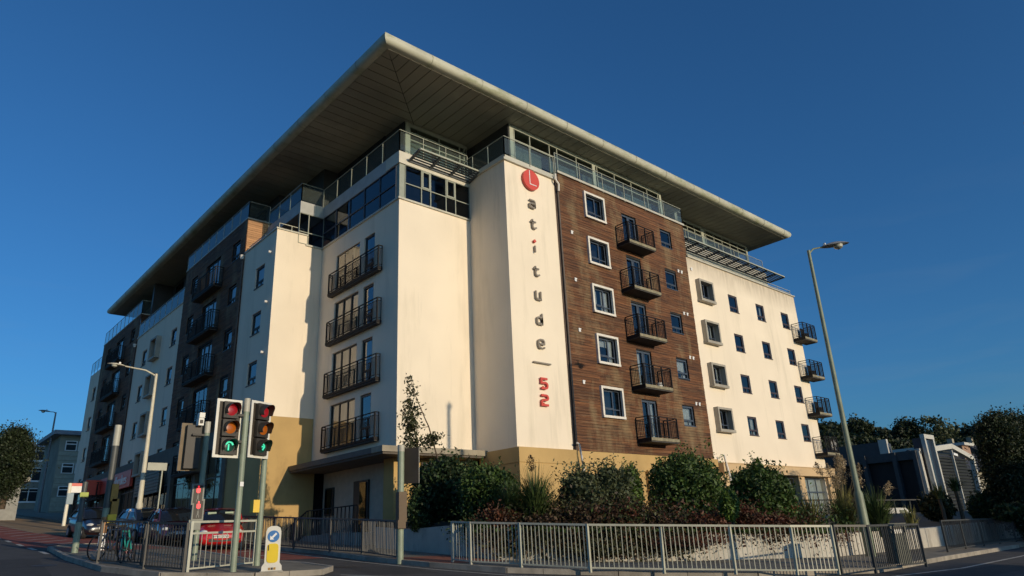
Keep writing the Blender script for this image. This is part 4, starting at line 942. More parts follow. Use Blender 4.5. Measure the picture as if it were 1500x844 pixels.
# long-bladed plants
def blades(c, n, h, spread, m, parent, name='blades', w=.03, droop=.5, up=1.0):
    V = []; ns = 5; R_ = []
    for i in range(n):
        an = rng.uniform(0,2*math.pi); lean = rng.uniform(.1,1)*spread; hh = h*rng.uniform(.6,1.1); p0 = np.array(c)+np.array([math.cos(an),math.sin(an),0])*rng.uniform(0,.18)
        side = np.array([-math.sin(an),math.cos(an),0]); prev = None; rv = rng.random()
        for k in range(ns+1):
            t = k/ns; p = p0+np.array([math.cos(an),math.sin(an),0])*lean*t**1.6+np.array([0,0,1])*hh*(t*up-droop*t**3*(lean/spread)); ww = w*(1-t*.92)
            cur = (p-side*ww, p+side*ww)
            if prev is not None: V += [prev[0],prev[1],cur[1],cur[0]]; R_.append(rv)
            prev = cur
    return quads(name, np.array(V), m, parent, np.array(R_))
def grass(name, label, cat, px, py, dist, h, spread, n, m, w=.03, plumes=0, pm=None, droop=.5, ph=.5):
    q = at(px, py, dist); e = thing(name, label, cat, (q.x,q.y,q.z)); blades((0,0,0), n, h, spread, m, e, w=w, droop=droop)
    for i in range(plumes):
        an = rng.uniform(0,2*math.pi); l = rng.uniform(.1,.75)*spread; t = Vector((l*math.cos(an),l*math.sin(an),h*rng.uniform(.85,1.25)))
        MB().tube([(0,0,0),(t.x*.4,t.y*.4,t.z*.6),(t.x,t.y,t.z)],[.012,.01,.008],5).build('plume_stalk', LV['straw'], e)
        k = 260; s = rng.random(k); cen = np.array(t)+np.outer(s-.35, np.array([t.x*.25,t.y*.25,ph])); wd = .085*np.sin(np.clip(s*1.05+.05,0,1)*math.pi)**.7
        leaves(cen+rng.normal(size=(k,3))*wd[:,None]*np.array([1,1,.5]), .09, pm or LV['plume'], e, 'plume', asp=.25)
    return e
grass('tall_grass','clump of tall grass blades with one russet seed head at the tower base','grass clump', 786,778,22.5, 2.1,1.35,460, LV['grass'], plumes=1, pm=LV['brown'])
grass('tall_grass','thin arching grass left of the tall blades','grass clump', 750,778,23.0, 1.8,1.3,300, LV['grass'])
grass('pampas_grass','golden pampas grass with pale feathery plumes left of the tall lamp post','pampas grass', 1243,790,31, 2.3,1.2,520, LV['yel'], plumes=14, w=.02)
grass('tall_grass','green arching grass right of the tall lamp post','grass clump', 1292,786,30, 1.9,1.2,460, LV['grass'], plumes=1)
grass('spiky_plant','low sword-leaved plant below the terrace windows','spiky plant', 1192,786,29, 1.5,1.3,120, LV['yel'], w=.05, droop=.3)
grass('spiky_plant','dark sword-leaved plant between the pampas and the rounded bush','spiky plant', 1166,784,28, 1.3,1.1,110, LV['grass'], w=.05, droop=.3)
grass('spiky_plant','short yellow-green tuft on the wall in front of the van','grass clump', 1337,773,31, .9,.4,110, LV['yel'])
def yucca(label, px, py, dist, h, m):
    q = at(px, py, dist); e = thing('yucca', label, 'yucca', (q.x,q.y,q.z)); MB().tube([(0,0,-.6),(.03,0,h*.5),(0,.03,h)],[.11,.09,.08],8).build('trunk', bark, e)
    for k in range(1): blades((0,0,h), 120, .95, 1.0, m, e, w=.035, droop=.7)
yucca('spiky yucca with yellowed leaves in front of the clad gable, left one', 1386,768,42, 1.2, LV['yel'])
yucca('spiky palm-like yucca under the gable wall light, right one', 1412,765,43, 1.5, LV['grass'])
bb('shrub','olive shrub mass left of the yuccas by the car park','shrub', 1372,745,22,20, 43, 1500,.22, LV['autumn'], base=1.8)
bb('shrub','dark green shrub right of the yuccas beside the beige building','shrub', 1450,745,26,20, 44, 1900,.22, LV['dark'], base=1.8)
bb('shrub','dark low shrub hanging over the upper wall at the right','shrub', 1482,752,24,12, 40, 1200,.2, LV['dark'], base=1.8)
# sapling leaning in front of the corner wall
q0 = at(652,704,26.5); q1 = at(622,612,26.3); q2 = at(601,556,26.2)
e = thing('sapling', 'thin bare-stemmed sapling leaning in front of the cream corner wall', 'tree', q0)
pts = [Vector((0,0,-1.5)), Vector((0,0,0)), (at(640,668,26.4)-q0), (at(628,625,26.3)-q0), (q1-q0), (at(608,578,26.2)-q0), (q2-q0)]
MB().tube(pts, [.05,.04,.03,.025,.022,.015,.006], 6).tube([pts[2],(at(655,655,26.4)-q0)],[.015,.005],5).tube([pts[3],(at(608,628,26.3)-q0)],[.015,.005],5).build('trunk', bark, e)
cl = []
for (px,py,hx,hy,n) in ((601,625,12,24,520),(605,650,14,9,200),(600,596,9,14,160),(603,572,9,16,90),(634,641,14,6,160),(630,650,12,5,90),(598,557,6,9,30),(662,690,26,12,60),(612,600,10,10,30)):
    c, r = bpx(px,py,None,hx,hy,26.3); cl.append(np.array(c)-np.array(q0)+rng.normal(size=(n,3))*np.array((r[0]*.55,r[1]*.5,r[2]*.55)))
leaves(np.concatenate(cl), .15, LV['autumn'], e)
def tree(name, label, base, h, cr, m, nc=70, per=90, size=.35, crz=None, trunk=.22, group=None, clr=1.1):
    e = thing(name, label, 'tree', base, group=group); mb = MB(); mb.tube([(0,0,-.5),(.05,0,h*.35),(0,.1,h*.8)],[trunk,trunk*.7,trunk*.2],8)
    for k in range(7):
        an = k*2.4; z = h*(.3+.07*k); mb.tube([(0,0,z),(cr*.4*math.cos(an),cr*.4*math.sin(an),z+h*.1),(cr*.75*math.cos(an),cr*.75*math.sin(an),z+h*.22)],[trunk*.4,trunk*.25,trunk*.06],6)
    mb.build('trunk', bark, e); crz = crz or h*.38
    leaves(clumps((0,0,h-crz), (cr,cr,crz), nc, per, clr, .35), size, m, e, 'crown', asp=.6); return e
q = at(4,735,62); tree('street_tree','dark leafy tree at the left edge of the picture', (q.x,q.y,q.z), topz(22,626,q.x,q.y)-q.z, 1.0, LV['far'], 200, 210, .15, crz=2.3, clr=.7)
q = at(1492,752,44); q.z=1.6; tree('evergreen_tree','large dark evergreen tree at the right edge of the picture', (q.x,q.y,q.z), topz(1492,606,q.x,q.y)-q.z, .8, LV['far'], 220, 260, .13, crz=2.9, clr=.55)
q = at(1530,752,46); q.z=1.6; tree('evergreen_tree','second dark evergreen, cut off by the right picture edge', (q.x,q.y,q.z), topz(1525,596,q.x,q.y)-q.z, 1.6, LV['far'], 220, 240, .14, crz=3.3, clr=.7)
# ------------------------------------------------------------------ far hill with its woods
sky_px = [(1120,640),(1180,626),(1200,624),(1230,626),(1262,630),(1290,634),(1312,637),(1330,632),(1345,640),(1365,641),(1390,634),(1420,630),(1450,626),(1490,618),(1530,612),(1600,610)]
HD = 240; mb = MB(); tops = []
for px,py in sky_px:
    a = at(px,py,HD); b = at(px,py,HD*.45); c = at(px,py,HD*1.5)
    tops.append(a); mb.v += [(b.x,b.y,-1),(a.x*.72,a.y*.72,(a.z-8)*.45),(a.x,a.y,a.z-7),(c.x,c.y,a.z-16),(c.x*1.3,c.y*1.3,-5)]
for i in range(len(sky_px)-1):
    for k in range(4): q = i*5+k; mb.f.append((q,q+1,q+6,q+5)); mb.a.append(0)
struct(mb.build('hill', grassm, None, smooth=True, fix=True))
Pw = []
for i in range(len(tops)-1):
    for k in range(8):
        a = tops[i].lerp(tops[i+1], k/5+random.uniform(-.05,.05)); 
        for (s, dz, rr_) in ((1.0,-3.0,3.6),(.92,-8.5,4.2),(.84,-14,4.5),(.76,-19.5,4.5)):
            c = (a.x*s+random.uniform(-3,3), a.y*s+random.uniform(-3,3), a.z*1.0+dz*(1.0)+random.uniform(-1.6,1.2)); Pw.append(blob(c, (rr_*1.5,rr_*1.5,rr_*random.uniform(.7,1.1)), 520, .3, .5))
o = leaves(np.concatenate(Pw), 1.0, LV['far'], None, 'woodland', asp=.7); o['kind'] = 'stuff'; tag(o, 'dark continuous woodland covering the hill behind the building', 'woodland')
for lb,px,py,hh,cr,mm in (('pointed dark conifer on the skyline left of the clad tower',1331,650,7,2.6,'far'),('thin open-crowned tree on the skyline above the clad gable',1376,656,9.5,4.2,'grey'),('bushy dark tree on the skyline right of the lamp post',1262,645,7,4,'far')):
    q = at(px,py,225); tree('hill_tree', lb, (q.x,q.y,q.z-4), hh+3, cr, LV[mm], 60 if mm=='far' else 34, 50, .8, crz=hh*.4, clr=1.6)
# ------------------------------------------------------------------ buildings round about
clad = mat('black_cladding', (.014,.015,.02), .55, .15, 2); trim = mat('light_trim', (.55,.53,.47), .5, .06); gtrim = mat('grey_trim', (.06,.063,.07), .5, .1)
cp = at(1362,738,78); xc, yc = cp.x, cp.y
e = thing('clad_building', 'black clad building with pale framed slatted gable beyond the car park', 'building', (xc,yc,1.0))
yf = PL(1221,720,0,xc).y; x2 = PL(1437,733,1,yc).x; zc = topz(1345,658,xc,yc)
ap = PL(1391,651,1,yc); ep = PL(1423,669,1,yc)
def A_(x,y,z): return (x-xc,y-yc,z-1)
mb = MB(); mb.box(.3,x2-xc-.3,.4,yf-yc+20,-1,zc-1.3); mb.build('wall', clad, e)
# slats on the gable, each a board
g0 = Vector(A_(xc,yc,0)); 
def roofz(x):
    if x <= ap.x: t = (x-xc)/(ap.x-xc); return zc+(ap.z-zc)*t
    t = (x-ap.x)/(ep.x-ap.x); return ap.z+(ep.z-ap.z)*t
z = 1.4; sl_m = mat('slat_metal', (.045,.05,.052), .4, .15)
while z < ap.z-.7:
    xs = [xc+.4+ (x2-xc-.8)*i/40 for i in range(41)]; ok = [x for x in xs if roofz(x) > z+.55]
    if len(ok) > 1: MB().bar(A_(ok[0],yc+.2,z),A_(ok[-1],yc+.2,z),.05,.16,upv=(0,-.5,1)).build('slat', sl_m, e)
    z += .32
for (p,q_) in (((xc,zc),(ap.x,ap.z)),((ap.x,ap.z),(ep.x,ep.z)),((ep.x,ep.z),(x2,1.0)),((xc,zc),(xc+.1,1.0))):
    MB().bar(A_(p[0],yc,p[1]-.2),A_(q_[0],yc,q_[1]-.2),.5,.42,upv=(0,1,0)).build('gable_trim', trim, e)
tt = PL(1353,640,1,yc-.5); tb = PL(1385,733,1,yc-.5); t2 = PL(1365,642,1,yc-.5)
w_ = 2.2; xa = PL(1352,680,1,yc-.5).x
xa = PL(1354,650,1,yc-.6).x; xb = PL(1366,650,1,yc-.6).x
MB().box(xa-xc,xb-xc,-.55,.4,-1,tt.z-1-.1).build('tower_panel', mat('dark_glazed_panel',(.03,.04,.06),.2,.1), e)
for x in (xa,xb): MB().bar((x-xc,-.6,-1),(x-xc,-.6,tt.z-1),.35).build('tower_trim', trim, e)
MB().bar((xa-xc-.2,-.6,tt.z-1),(xb-xc+.2,-.6,tt.z-1),.4).build('tower_trim', trim, e)
dv = PL(1394,660,1,yc-.1).x; MB().bar((dv-xc,-.05,0),(dv-xc,-.05,ap.z-1.6),.18).build('light_pole', trim, e); MB().bar((dv-xc,-.1,ap.z-2.0),(dv-xc+1.2,-.1,ap.z-2.1),.25).build('wall_light', white_s, e)
for px in (1230,1271,1316,1347):
    p = PL(px,690,0,xc); MB().bar((-.15,p.y-yc,-1),(-.15,p.y-yc,zc-1.1),.7,.35,upv=(0,1,0)).build('pilaster', gtrim, e)
MB().box(-.25,.3,0,yf-yc+2,zc-1.9,zc-1.1).build('eaves_band', gtrim, e)
p1 = PL(1287,648,0,xc); MB().box(-.1,3,p1.y-yc,yf-yc+3,zc-1.1,p1.z-1).build('roof_plant_screen', gtrim, e); MB().box(-.2,.2,p1.y-yc-.8,p1.y-yc,zc-1.1,p1.z-.8).build('screen_end', trim, e)
def simple_house(name, label, cat, x0, x1, y0, y1, z0, z1, m, roof=None, rh=2.0, wins=(), rm=None, chim=None):
    e = thing(name, label, cat, (x0,y0,z0)); MB().box(0,x1-x0,0,y1-y0,-2,z1-z0).build('wall', m, e)
    if roof == 'gable':
        mb = MB(); W_,D_,H_ = x1-x0,y1-y0,z1-z0; o=.3
        mb.v = [(-o,-o,H_),(W_+o,-o,H_),(W_+o,D_+o,H_),(-o,D_+o,H_),(-o,D_/2,H_+rh),(W_+o,D_/2,H_+rh)]; mb.f = [(0,1,5,4),(2,3,4,5),(0,4,3),(1,2,5),(0,3,2,1)]; mb.a=[0]*5
        r_ = mb.build('roof', rm or roofm, e, fix=True)
        if chim: MB().box(chim,chim+.9,D_/2-.4,D_/2+.4,H_+rh-1,H_+rh+1.2).build('chimney', m, r_)
    elif roof == 'flat': MB().box(-.5,x1-x0+.5,-.5,y1-y0+.5,z1-z0,z1-z0+.35).build('roof', rm or roofm, e)
    for (u0,u1,a0,a1) in wins:
        w_ = MB().box(u0,u1,-.04,.02,a0,a1).box((u0+u1)/2-.04,(u0+u1)/2+.04,-.07,.0,a0,a1).box(u0-.08,u1+.08,-.1,.0,a0-.12,a0).build('window', white_s, e)
        MB().box(u0+.08,(u0+u1)/2-.06,-.06,-.042,a0+.1,a1-.45).box((u0+u1)/2+.06,u1-.08,-.06,-.042,a0+.1,a1-.45).box(u0+.08,u1-.08,-.062,-.043,a1-.38,a1-.08).build('pane', mat('distant_pane',(.02,.025,.03),.15,.1), w_)
    return e
beige = mat('beige_wall', (.30,.27,.20), .9, .1, .5); pink = mat('pink_brick', (.34,.22,.16), .9, .1, .8); slate_r = mat('slate_roof', (.05,.05,.055), .8, .2, 2)
p = at(1440,735,95); q = PL(1500,700,1,p.y); zt = topz(1440,690,p.x,p.y)
simple_house('beige_building','low beige building with two small dark windows behind the yuccas','building', p.x-1,q.x+3,p.y,p.y+12,1.0,zt,beige,'gable',3.0,[(8,9.6,zt-4.2,zt-2.7),(10.2,11.8,zt-4.2,zt-2.7)],slate_r)
p = at(1421,700,110); q = PL(1432,700,1,p.y); simple_house('pink_gable_house','narrow pinkish gable wall behind the clad building','house', p.x,q.x,p.y,p.y+9,2,topz(1425,651,p.x,p.y),pink,'flat',rm=trim)
for i,(px,py,w_,lb) in enumerate(((1446,672,20,'dark roofed house on the hillside above the beige building, left one'),(1474,668,22,'dark roofed house on the hillside half hidden by the evergreen'))):
    p = at(px-10,py+14,135+8*i); zt = topz(px,py+4,p.x,p.y)
    simple_house('hillside_house', lb, 'house', p.x,p.x+w_,p.y,p.y+9,zt-5,zt,beige,'gable',3.2,[(2,3.6,2.2,3.8),(6,7.6,2.2,3.8),(10,11.6,2.2,3.8)],slate_r,chim=4)
# flats up the street on the left
fw = mat('flats_render', (.27,.27,.22), .9, .12, .8); MATS['flats_render'] = fw
p = PL(70,752,1,92.0); zr = topz(76,637,p.x,92.0); zb = p.z
e = thing('block_of_flats','three storey grey-green block of flats with flat roof up the street','flats', (p.x,92,zb))
H = zr-zb; MB().box(0,22,0,9,-2,H).build('wall', fw, e); rf = MB().box(-.8,22.5,-.8,9.8,H,H+.45).build('roof', mat('flats_roof',(.22,.24,.28),.6,.1), e)
sp_m = mat('spandrel', (.34,.34,.27), .8, .1)
for zz_ in (.255,.55,.845):
    for u in (.55,1.85,4.2,5.5):
        z0 = H*zz_-.4; w_ = MB().box(u,u+1.15,-.06,.02,z0,z0+1.1).build('window', white_s, e)
        MB().box(u+.1,u+1.05,-.08,-.062,z0+.08,z0+.68).box(u+.1,u+1.05,-.08,-.062,z0+.80,z0+1.02).build('pane', mat('distant_pane',(.02,.025,.03),.15,.1), w_)
    for k in range(3): MB().box(0.05,21.9,-.05,-.002,H*zz_-.95-.5*k,H*zz_-.50-.5*k).build('wall_panel', sp_m, e)
for u,v in ((6,3),): 
    a = MB().bar((u,v,H+.4),(u,v,H+2.2),.06).bar((u-1,v,H+2.1),(u+1,v,H+2.15),.05)
    for k in range(6): a.bar((u-1+.38*k,v-.3,H+2.12),(u-1+.38*k,v+.3,H+2.12),.03)
    a.build('aerial', galv, e)
p = PL(44,756,1,112.0); zt = topz(44,655,p.x,112)
simple_house('block_of_flats','second lower block of flats behind the first at the far left','flats', p.x-2,p.x+6,112,121,p.z,zt,fw,'flat',wins=[(.3,2.4,(zt-p.z)*k,(zt-p.z)*k+1.7) for k in (.2,.5,.8)]+[(3.4,5.5,(zt-p.z)*k,(zt-p.z)*k+1.7) for k in (.2,.5,.8)],rm=MATS['flats_roof'])
p = PL(-40,756,1,72.0); q = PL(26,706,1,72.0); simple_house('garage','low rendered garage wall under the left tree','garage', p.x,PL(26,740,1,72.0).x,72,78,p.z-.5,q.z,mat('garage_wall',(.30,.30,.28),.9,.1),'flat',rm=concrete)
# unseen houses added behind the camera, sized and placed to shade the pavement
simple_house('shade_terrace','unseen brick terrace added behind the viewer to cast shade','house', -8,29.3,-43,-35,-1.5,5.6,pink,'gable',2.7,[(3+5*i,5+5*i,2.6,4.4) for i in range(7)],slate_r)
simple_house('shade_house','unseen tall house added behind the viewer to the right to cast shade','house', 38.5,80,-43,-35,-1.5,9.2,beige,'gable',3.2,[(3+6*i,5+6*i,4,6) for i in range(7)],slate_r)
# ------------------------------------------------------------------ street lamps
def street_lamp(label, x, y, ztop, r0, r1, arm, headlen, m, rise=.25, base_z=None, two=True, headm=None, collar=True):
    """arm: (dx,dy) reach of the bracket"""
    bz = base_z if base_z is not None else gz(x,y)+.1; e = thing('street_lamp', label, 'street lamp', (x,y,bz)); h = ztop-bz
    mb = MB(); 
    if collar: mb.tube([(0,0,-.3),(0,0,h*.19),(0,0,h*.2),(0,0,h)],[r0*1.35,r0*1.3,r0,r1] if r0 > .1 else [r0*1.7,r0*1.55,r0*1.05,r1],12)
    else: mb.tube([(0,0,-.3),(0,0,h)],[r0,r1],12)
    mb.build('pole', m, e, smooth=True)
    A = Vector((arm[0],arm[1],0)); L = A.length; t = A/L
    MB().tube([(0,0,h-.12),(t.x*L*.35,t.y*L*.35,h+rise*.5),(A.x,A.y,h+rise)],[r1*.7,r1*.55,r1*.5],8).build('bracket', m, e, smooth=True)
    # lamp head: flattened tapering shell with a bowl below
    side = Vector((-t.y,t.x,0)); n=12; mb = MB(); N = 9
    for i in range(N+1):
        s = i/N; wd = headlen*.22*math.sin(math.pi*min(.98,.12+s*.82))**.6; c = A+t*(s*headlen)+Vector((0,0,h+rise+headlen*.12*s))
        for k in range(n):
            an = 2*math.pi*k/n; v = math.sin(an); mb.v.append(tuple(c+side*math.cos(an)*wd+Vector((0,0,v*(headlen*.12 if v>0 else headlen*.03)*math.sin(math.pi*min(.98,.1+s*.85))))))
    for i in range(N):
        for k in range(n): mb.f.append((i*n+k,i*n+(k+1)%n,(i+1)*n+(k+1)%n,(i+1)*n+k)); mb.a.append(0)
    mb.f += [tuple(range(n)), tuple(N*n+k for k in reversed(range(n)))]; mb.a += [0,0]
    hd = mb.build('lamp_head', headm or m, e, smooth=True, fix=True)
    c = A+t*headlen*.6; b = MB(); b.tube([c+Vector((0,0,h+rise+headlen*.06)),c+Vector((0,0,h+rise-headlen*.04)),c+Vector((0,0,h+rise-headlen*.10))],[headlen*.17,headlen*.15,headlen*.05],12); b.build('lamp_bowl', mat('lamp_bowl',(.45,.45,.38),.2,.05), hd, smooth=True)
    MB().box(A.x+t.x*headlen*.35-.04,A.x+t.x*headlen*.35+.04,A.y-.04,A.y+.04,h+rise+headlen*.12,h+rise+headlen*.22).build('light_sensor', white_s, hd)
    return e
lp = at(1280,835,24.55*1.105); lx, ly = lp.x, lp.y
street_lamp('tall green-grey street lamp at the right with a single leaf-shaped head', lx,ly, topz(1190,366,lx,ly), .095,.060,(.42,-.36),1.05, mat('lamp_post_paint',(.20,.23,.15),.5,.15,2), rise=.12, headm=mat('lamp_grey',(.22,.23,.24),.4,.1), base_z=gz(lx,ly)+.0)
q = G(188,790); lx, ly = q.x+.3, q.y
street_lamp('pale street lamp with an arm reaching left, standing before the shops', lx,ly, topz(214,547,lx,ly), .13,.07,(-1.45,.5),.85, mat('lamp_post_pale',(.60,.55,.42),.5,.08), rise=.35)
q = at(55,756,95); street_lamp('thin grey street lamp far up the hill in front of the flats', q.x,q.y, topz(80,604,q.x,q.y), .14,.08,(-.5,.2),1.2, mat('lamp_post_grey',(.16,.17,.18),.5,.1), rise=.05, base_z=q.z-.6)
street_lamp('street lamp across the road just out of the picture at the right', 20.78,2.4,11.2,.14,.09,(.1,-.9),.8, galv, base_z=.3)
# ------------------------------------------------------------------ traffic signals
pol = mat('signal_pole', (.25,.30,.22), .5, .12, 3); poltop = mat('signal_pole_top', (.46,.44,.36), .5, .1); sbody = mat('signal_black', (.035,.03,.024), .55, .15); sboard = mat('signal_board', (.045,.036,.026), .6, .1); wband = mat('board_border', (.72,.70,.62), .5, .05)
def lens_m(n, c, e=None): return mat(n, c, .25, .05, 4, coat=.3, emit=e)
LR = lens_m('lens_red',(.24,.008,.014),((.9,.02,.04),.12)); LA = lens_m('lens_amber',(.36,.09,.006),((.9,.25,.02),.04)); LG = lens_m('lens_dark_green',(.01,.06,.045)); LGa = mat('green_arrow',(.05,.7,.45),.4,.05,emit=((.06,.8,.5),.45)); LRb = mat('red_glow',(.7,.02,.03),.4,.05,emit=((1,.03,.05),.9))
def signal_head(e, off, rz, s=1.0, arrow=None, board=True, rear=False, back=False):
    """front faces -Y before turning by rz; off is the board centre relative to the thing"""
    Mx = Matrix.Translation(Vector(off)) @ Matrix.Rotation(rz,4,'Z') @ Matrix.Scale(s,4)
    def put(mb, name, m, parent=e, **k):
        mb.v = [tuple(Mx @ Vector(v)) for v in mb.v]; return mb.build(name, m, parent, **k)
    W_, H_ = .36, .76
    if board:
        put(MB().box(-W_,W_,0,.02,-H_,H_), 'backing_board', sboard)
        bd = MB().box(-W_,W_,-.025,-.001,H_-.07,H_).box(-W_,W_,-.025,-.001,-H_,-H_+.07).box(-W_,-W_+.07,-.025,-.001,-H_+.07,H_-.07).box(W_-.07,W_,-.025,-.001,-H_+.07,H_-.07)
        put(bd, 'board_border', wband)
        if back:
            put(MB().box(-W_,W_,.021,.04,-H_,H_), 'board_back', mat('board_back',(.20,.15,.09),.7,.15)); put(MB().box(-.22,.22,.041,.25,-.70,.68), 'housing_back', sbody)
    for i, (zc_, lm) in enumerate(((.47,LR),(0,LA),(-.47,LG))):
        hs = put(MB().box(-.2,.2,-.13,-.002,zc_-.215,zc_+.215), 'lamp_housing', sbody)
        if rear: 
            put(MB().box(-.2,.2,.021,.2,zc_-.215,zc_+.215), 'housing_back', sbody); continue
        mb = MB(); N=20; r=.155
        mb.v.append((0,-.165,zc_)); mb.v += [(r*math.cos(2*math.pi*k/N),-.133,zc_+r*math.sin(2*math.pi*k/N)) for k in range(N)]
        mb.f += [(0,1+k,1+(k+1)%N) for k in range(N)]; mb.a += [0]*N; put(mb,'lens',lm,hs,smooth=True,fix=True)
        mb = MB(); r=.175; N=20; a0,a1 = R(-35),R(215)
        for k in range(N+1):
            an = a0+(a1-a0)*k/N; ln = .30*(.55+.45*max(0,math.sin(an))) ; c,s_ = math.cos(an),math.sin(an)
            mb.v += [(r*c,-.13,zc_+r*s_),(r*c*.97,-.13-ln,zc_+r*s_*.97-.02),((r+.008)*c,-.13,zc_+(r+.008)*s_),((r+.008)*c*.97,-.13-ln,zc_+(r+.008)*s_*.97-.02)]
        for k in range(N): b=4*k; mb.f += [(b,b+1,b+5,b+4),(b+2,b+6,b+7,b+3),(b+1,b+3,b+7,b+5)]; mb.a += [0]*3
        put(mb,'visor',sbody,hs,smooth=True)
    if arrow == 'ahead':
        g = MB(); g.box(-.035,.0,-.175,-.16,-.59,-.43); 
        for a,b in (((-.1,-.44),(-.02,-.37)),((-.02,-.37),(.06,-.385)),((.06,-.385),(.1,-.45))): g.bar((a[0],-.167,a[1]),(b[0],-.167,b[1]),.045,.012,upv=(0,1,0))
        put(g,'green_arrow',LGa)
    if arrow == 'right':
        g = MB(); g.box(-.03,.02,-.175,-.16,-.49,-.45)
        for a,b in (((-.02,-.37),(.07,-.46)),((.07,-.46),(-.0,-.56))): g.bar((a[0],-.167,a[1]),(b[0],-.167,b[1]),.04,.012,upv=(0,1,0))
        put(g,'green_arrow',LGa)
def ped_box(e, off, rz, lit=True, hh=.3, m=None):
    Mx = Matrix.Translation(Vector(off)) @ Matrix.Rotation(rz,4,'Z')
    def put(mb,name,m,parent=e): mb.v=[tuple(Mx@Vector(v)) for v in mb.v]; return mb.build(name,m,parent)
    b = put(MB().box(-.16,.16,-.02,.22,-hh,hh),'signal_box',m or mat('ped_box',(.20,.21,.18),.5,.1))
    if lit:
        put(MB().box(-.12,.12,-.03,-.021,-hh+.05,hh-.05),'signal_face',sbody,b)
        put(MB().box(-.035,.035,-.04,-.031,.03,.17).box(-.022,.022,-.04,-.031,.18,.235).box(-.055,-.036,-.04,-.031,.05,.16).box(.036,.055,-.04,-.031,.05,.16),'red_figure',LRb,b)
        put(MB().box(-.022,.022,-.04,-.031,-.15,-.03).box(-.015,.015,-.04,-.031,-.02,.015).box(-.04,-.02,-.04,-.031,-.22,-.15).box(.02,.04,-.04,-.031,-.22,-.15),'walking_figure',mat('unlit_figure',(.2,.2,.18),.6,.1),b)
    return b
def pole(e, h, m=pol, r=.062, top=.34):
    MB().tube([(0,0,-.1),(0,0,h-top)],r,12).build('pole', m, e, smooth=True)
    MB().tube([(0,0,h-top),(0,0,h)],r*1.06,12).build('pole_sleeve', poltop, e, smooth=True)
q = G(341,838,.11); x,y,z = q; zt = topz(358,584,x,y)
e = thing('traffic_light','near left traffic light with white-edged board and green ahead arrow','traffic light',(x,y,z)); pole(e, zt-z, r=.075)
c = at(334,627.5,math.hypot(x,y)-.05)-Vector((x,y,z)); s_ = (topz(334,585,x,y)-topz(334,670,x,y))/1.52
signal_head(e, c, R(4), s_, 'ahead'); MB().box(c.x,-.04,-.03,.03,c.z+.3,c.z+.36).box(c.x,-.04,-.03,.03,c.z-.36,c.z-.3).build('bracket', sbody, e)
MB().box(-.04,.05,-.09,-.084,1.95,2.06).build('sticker', white_s, e)
x1_,y1_ = x,y
q = G(376,829,.11); x,y,z = q; zt = topz(389,600,x,y)
e = thing('traffic_light','right traffic light of the pair with angled board and green turn arrow','traffic light',(x,y,z)); pole(e, zt-z, r=.075)
c = at(380,629.5,math.hypot(x,y)-.35)-Vector((x,y,z)); s_ = (topz(380,588,x,y)-topz(380,671,x,y))/1.52*.98
signal_head(e, c, R(22), s_, 'right'); MB().box(-.25,-.08,-.1,.12,.98+.35,1.3+.35).build('push_button_box', yellow, e)
q = G(284,821,.11); x,y,z = q; zt = topz(300,618,x,y)
e = thing('traffic_light','pedestrian signal pole with two red figures and a signal seen from behind','traffic light',(x,y,z)); pole(e, zt-z, r=.08)
hy = math.hypot(x,y)
for py in (724,747): c = at(290,py,hy-.12)-Vector((x,y,z)); ped_box(e, c, R(-12), True)
c = at(285,769,hy-.1)-Vector((x,y,z)); ped_box(e, c, R(-12), False, .14)
c = at(280,655,hy+.2)-Vector((x,y,z)); s_ = (topz(280,620,x,y)-topz(280,690,x,y))/1.52
signal_head(e, c, R(175), s_, None, True, False, True)
MB().box(c.x-.1,0,-.03,.03,c.z+.3,c.z+.36).build('bracket', sbody, e)
c = at(293,612,hy)-Vector((x,y,z)); MB().box(c.x-.07,c.x+.09,-.1,.1,c.z-.02,c.z+.13).box(c.x-.09,c.x+.06,-.14,.08,c.z-.26,c.z-.04).build('detector', wband, e); MB().box(c.x-.06,c.x+.03,-.16,-.141,c.z-.2,c.z-.1).build('detector_eye', sbody, e)
q = G(586,821,.11); x,y,z = q; zt = topz(588.5,652,x,y); hy = math.hypot(x,y)
e = thing('traffic_light','traffic signal pole by the low wall, its black heads turned sideways','traffic light',(x,y,z)); pole(e, zt-z, r=.1, top=.2)
c = at(603,682,hy)-Vector((x,y,z)); s_ = (topz(600,655,x,y)-topz(600,707,x,y))/1.52; signal_head(e, c, R(118), s_, None, True)
brn = mat('brown_box',(.10,.06,.025),.6,.1)
for py in (733,752): c = at(590,py,hy)-Vector((x,y,z)); ped_box(e, c+Vector((.06,0,0)), R(75), True, .24, brn)
c = at(591,768,hy)-Vector((x,y,z)); ped_box(e, c, R(75), False, .12, brn)
# plain and signal poles on the left
dp = mat('dark_pole', (.07,.075,.07), .5, .1)
q = G(147,806,.11); x,y,z = q; zt = topz(171,623,x,y); hy = math.hypot(x,y)
e = thing('traffic_light','tall signal pole at the left with orange-backed boxes and yellow button','traffic light',(x,y,z)); pole(e, zt-z, r=.11, top=.75)
om = mat('orange_box', (.36,.19,.03), .6, .1)
MB().tube([(0,0,1.4),(0,0,4.0)],.114,12).build('pole_wrap', dp, e, smooth=True); MB().tube([(0,0,-.1),(0,0,.55)],.118,12).build('pale_foot', white_s, e, smooth=True); MB().tube([(0,0,.55),(0,0,1.1)],.117,12).build('orange_band', mat('orange_band',(.36,.18,.07),.6,.1), e, smooth=True)
for py in (722,744): c = at(166.5,py,hy)-Vector((x,y,z)); MB().box(c.x-.10,c.x+.12,-.16,.16,c.z-.30,c.z+.30).build('signal_box', om, e)
c = at(162,760,hy)-Vector((x,y,z)); MB().box(c.x-.13,c.x+.14,-.2,-.1,c.z-.14,c.z+.14).build('push_button_box', yellow, e)
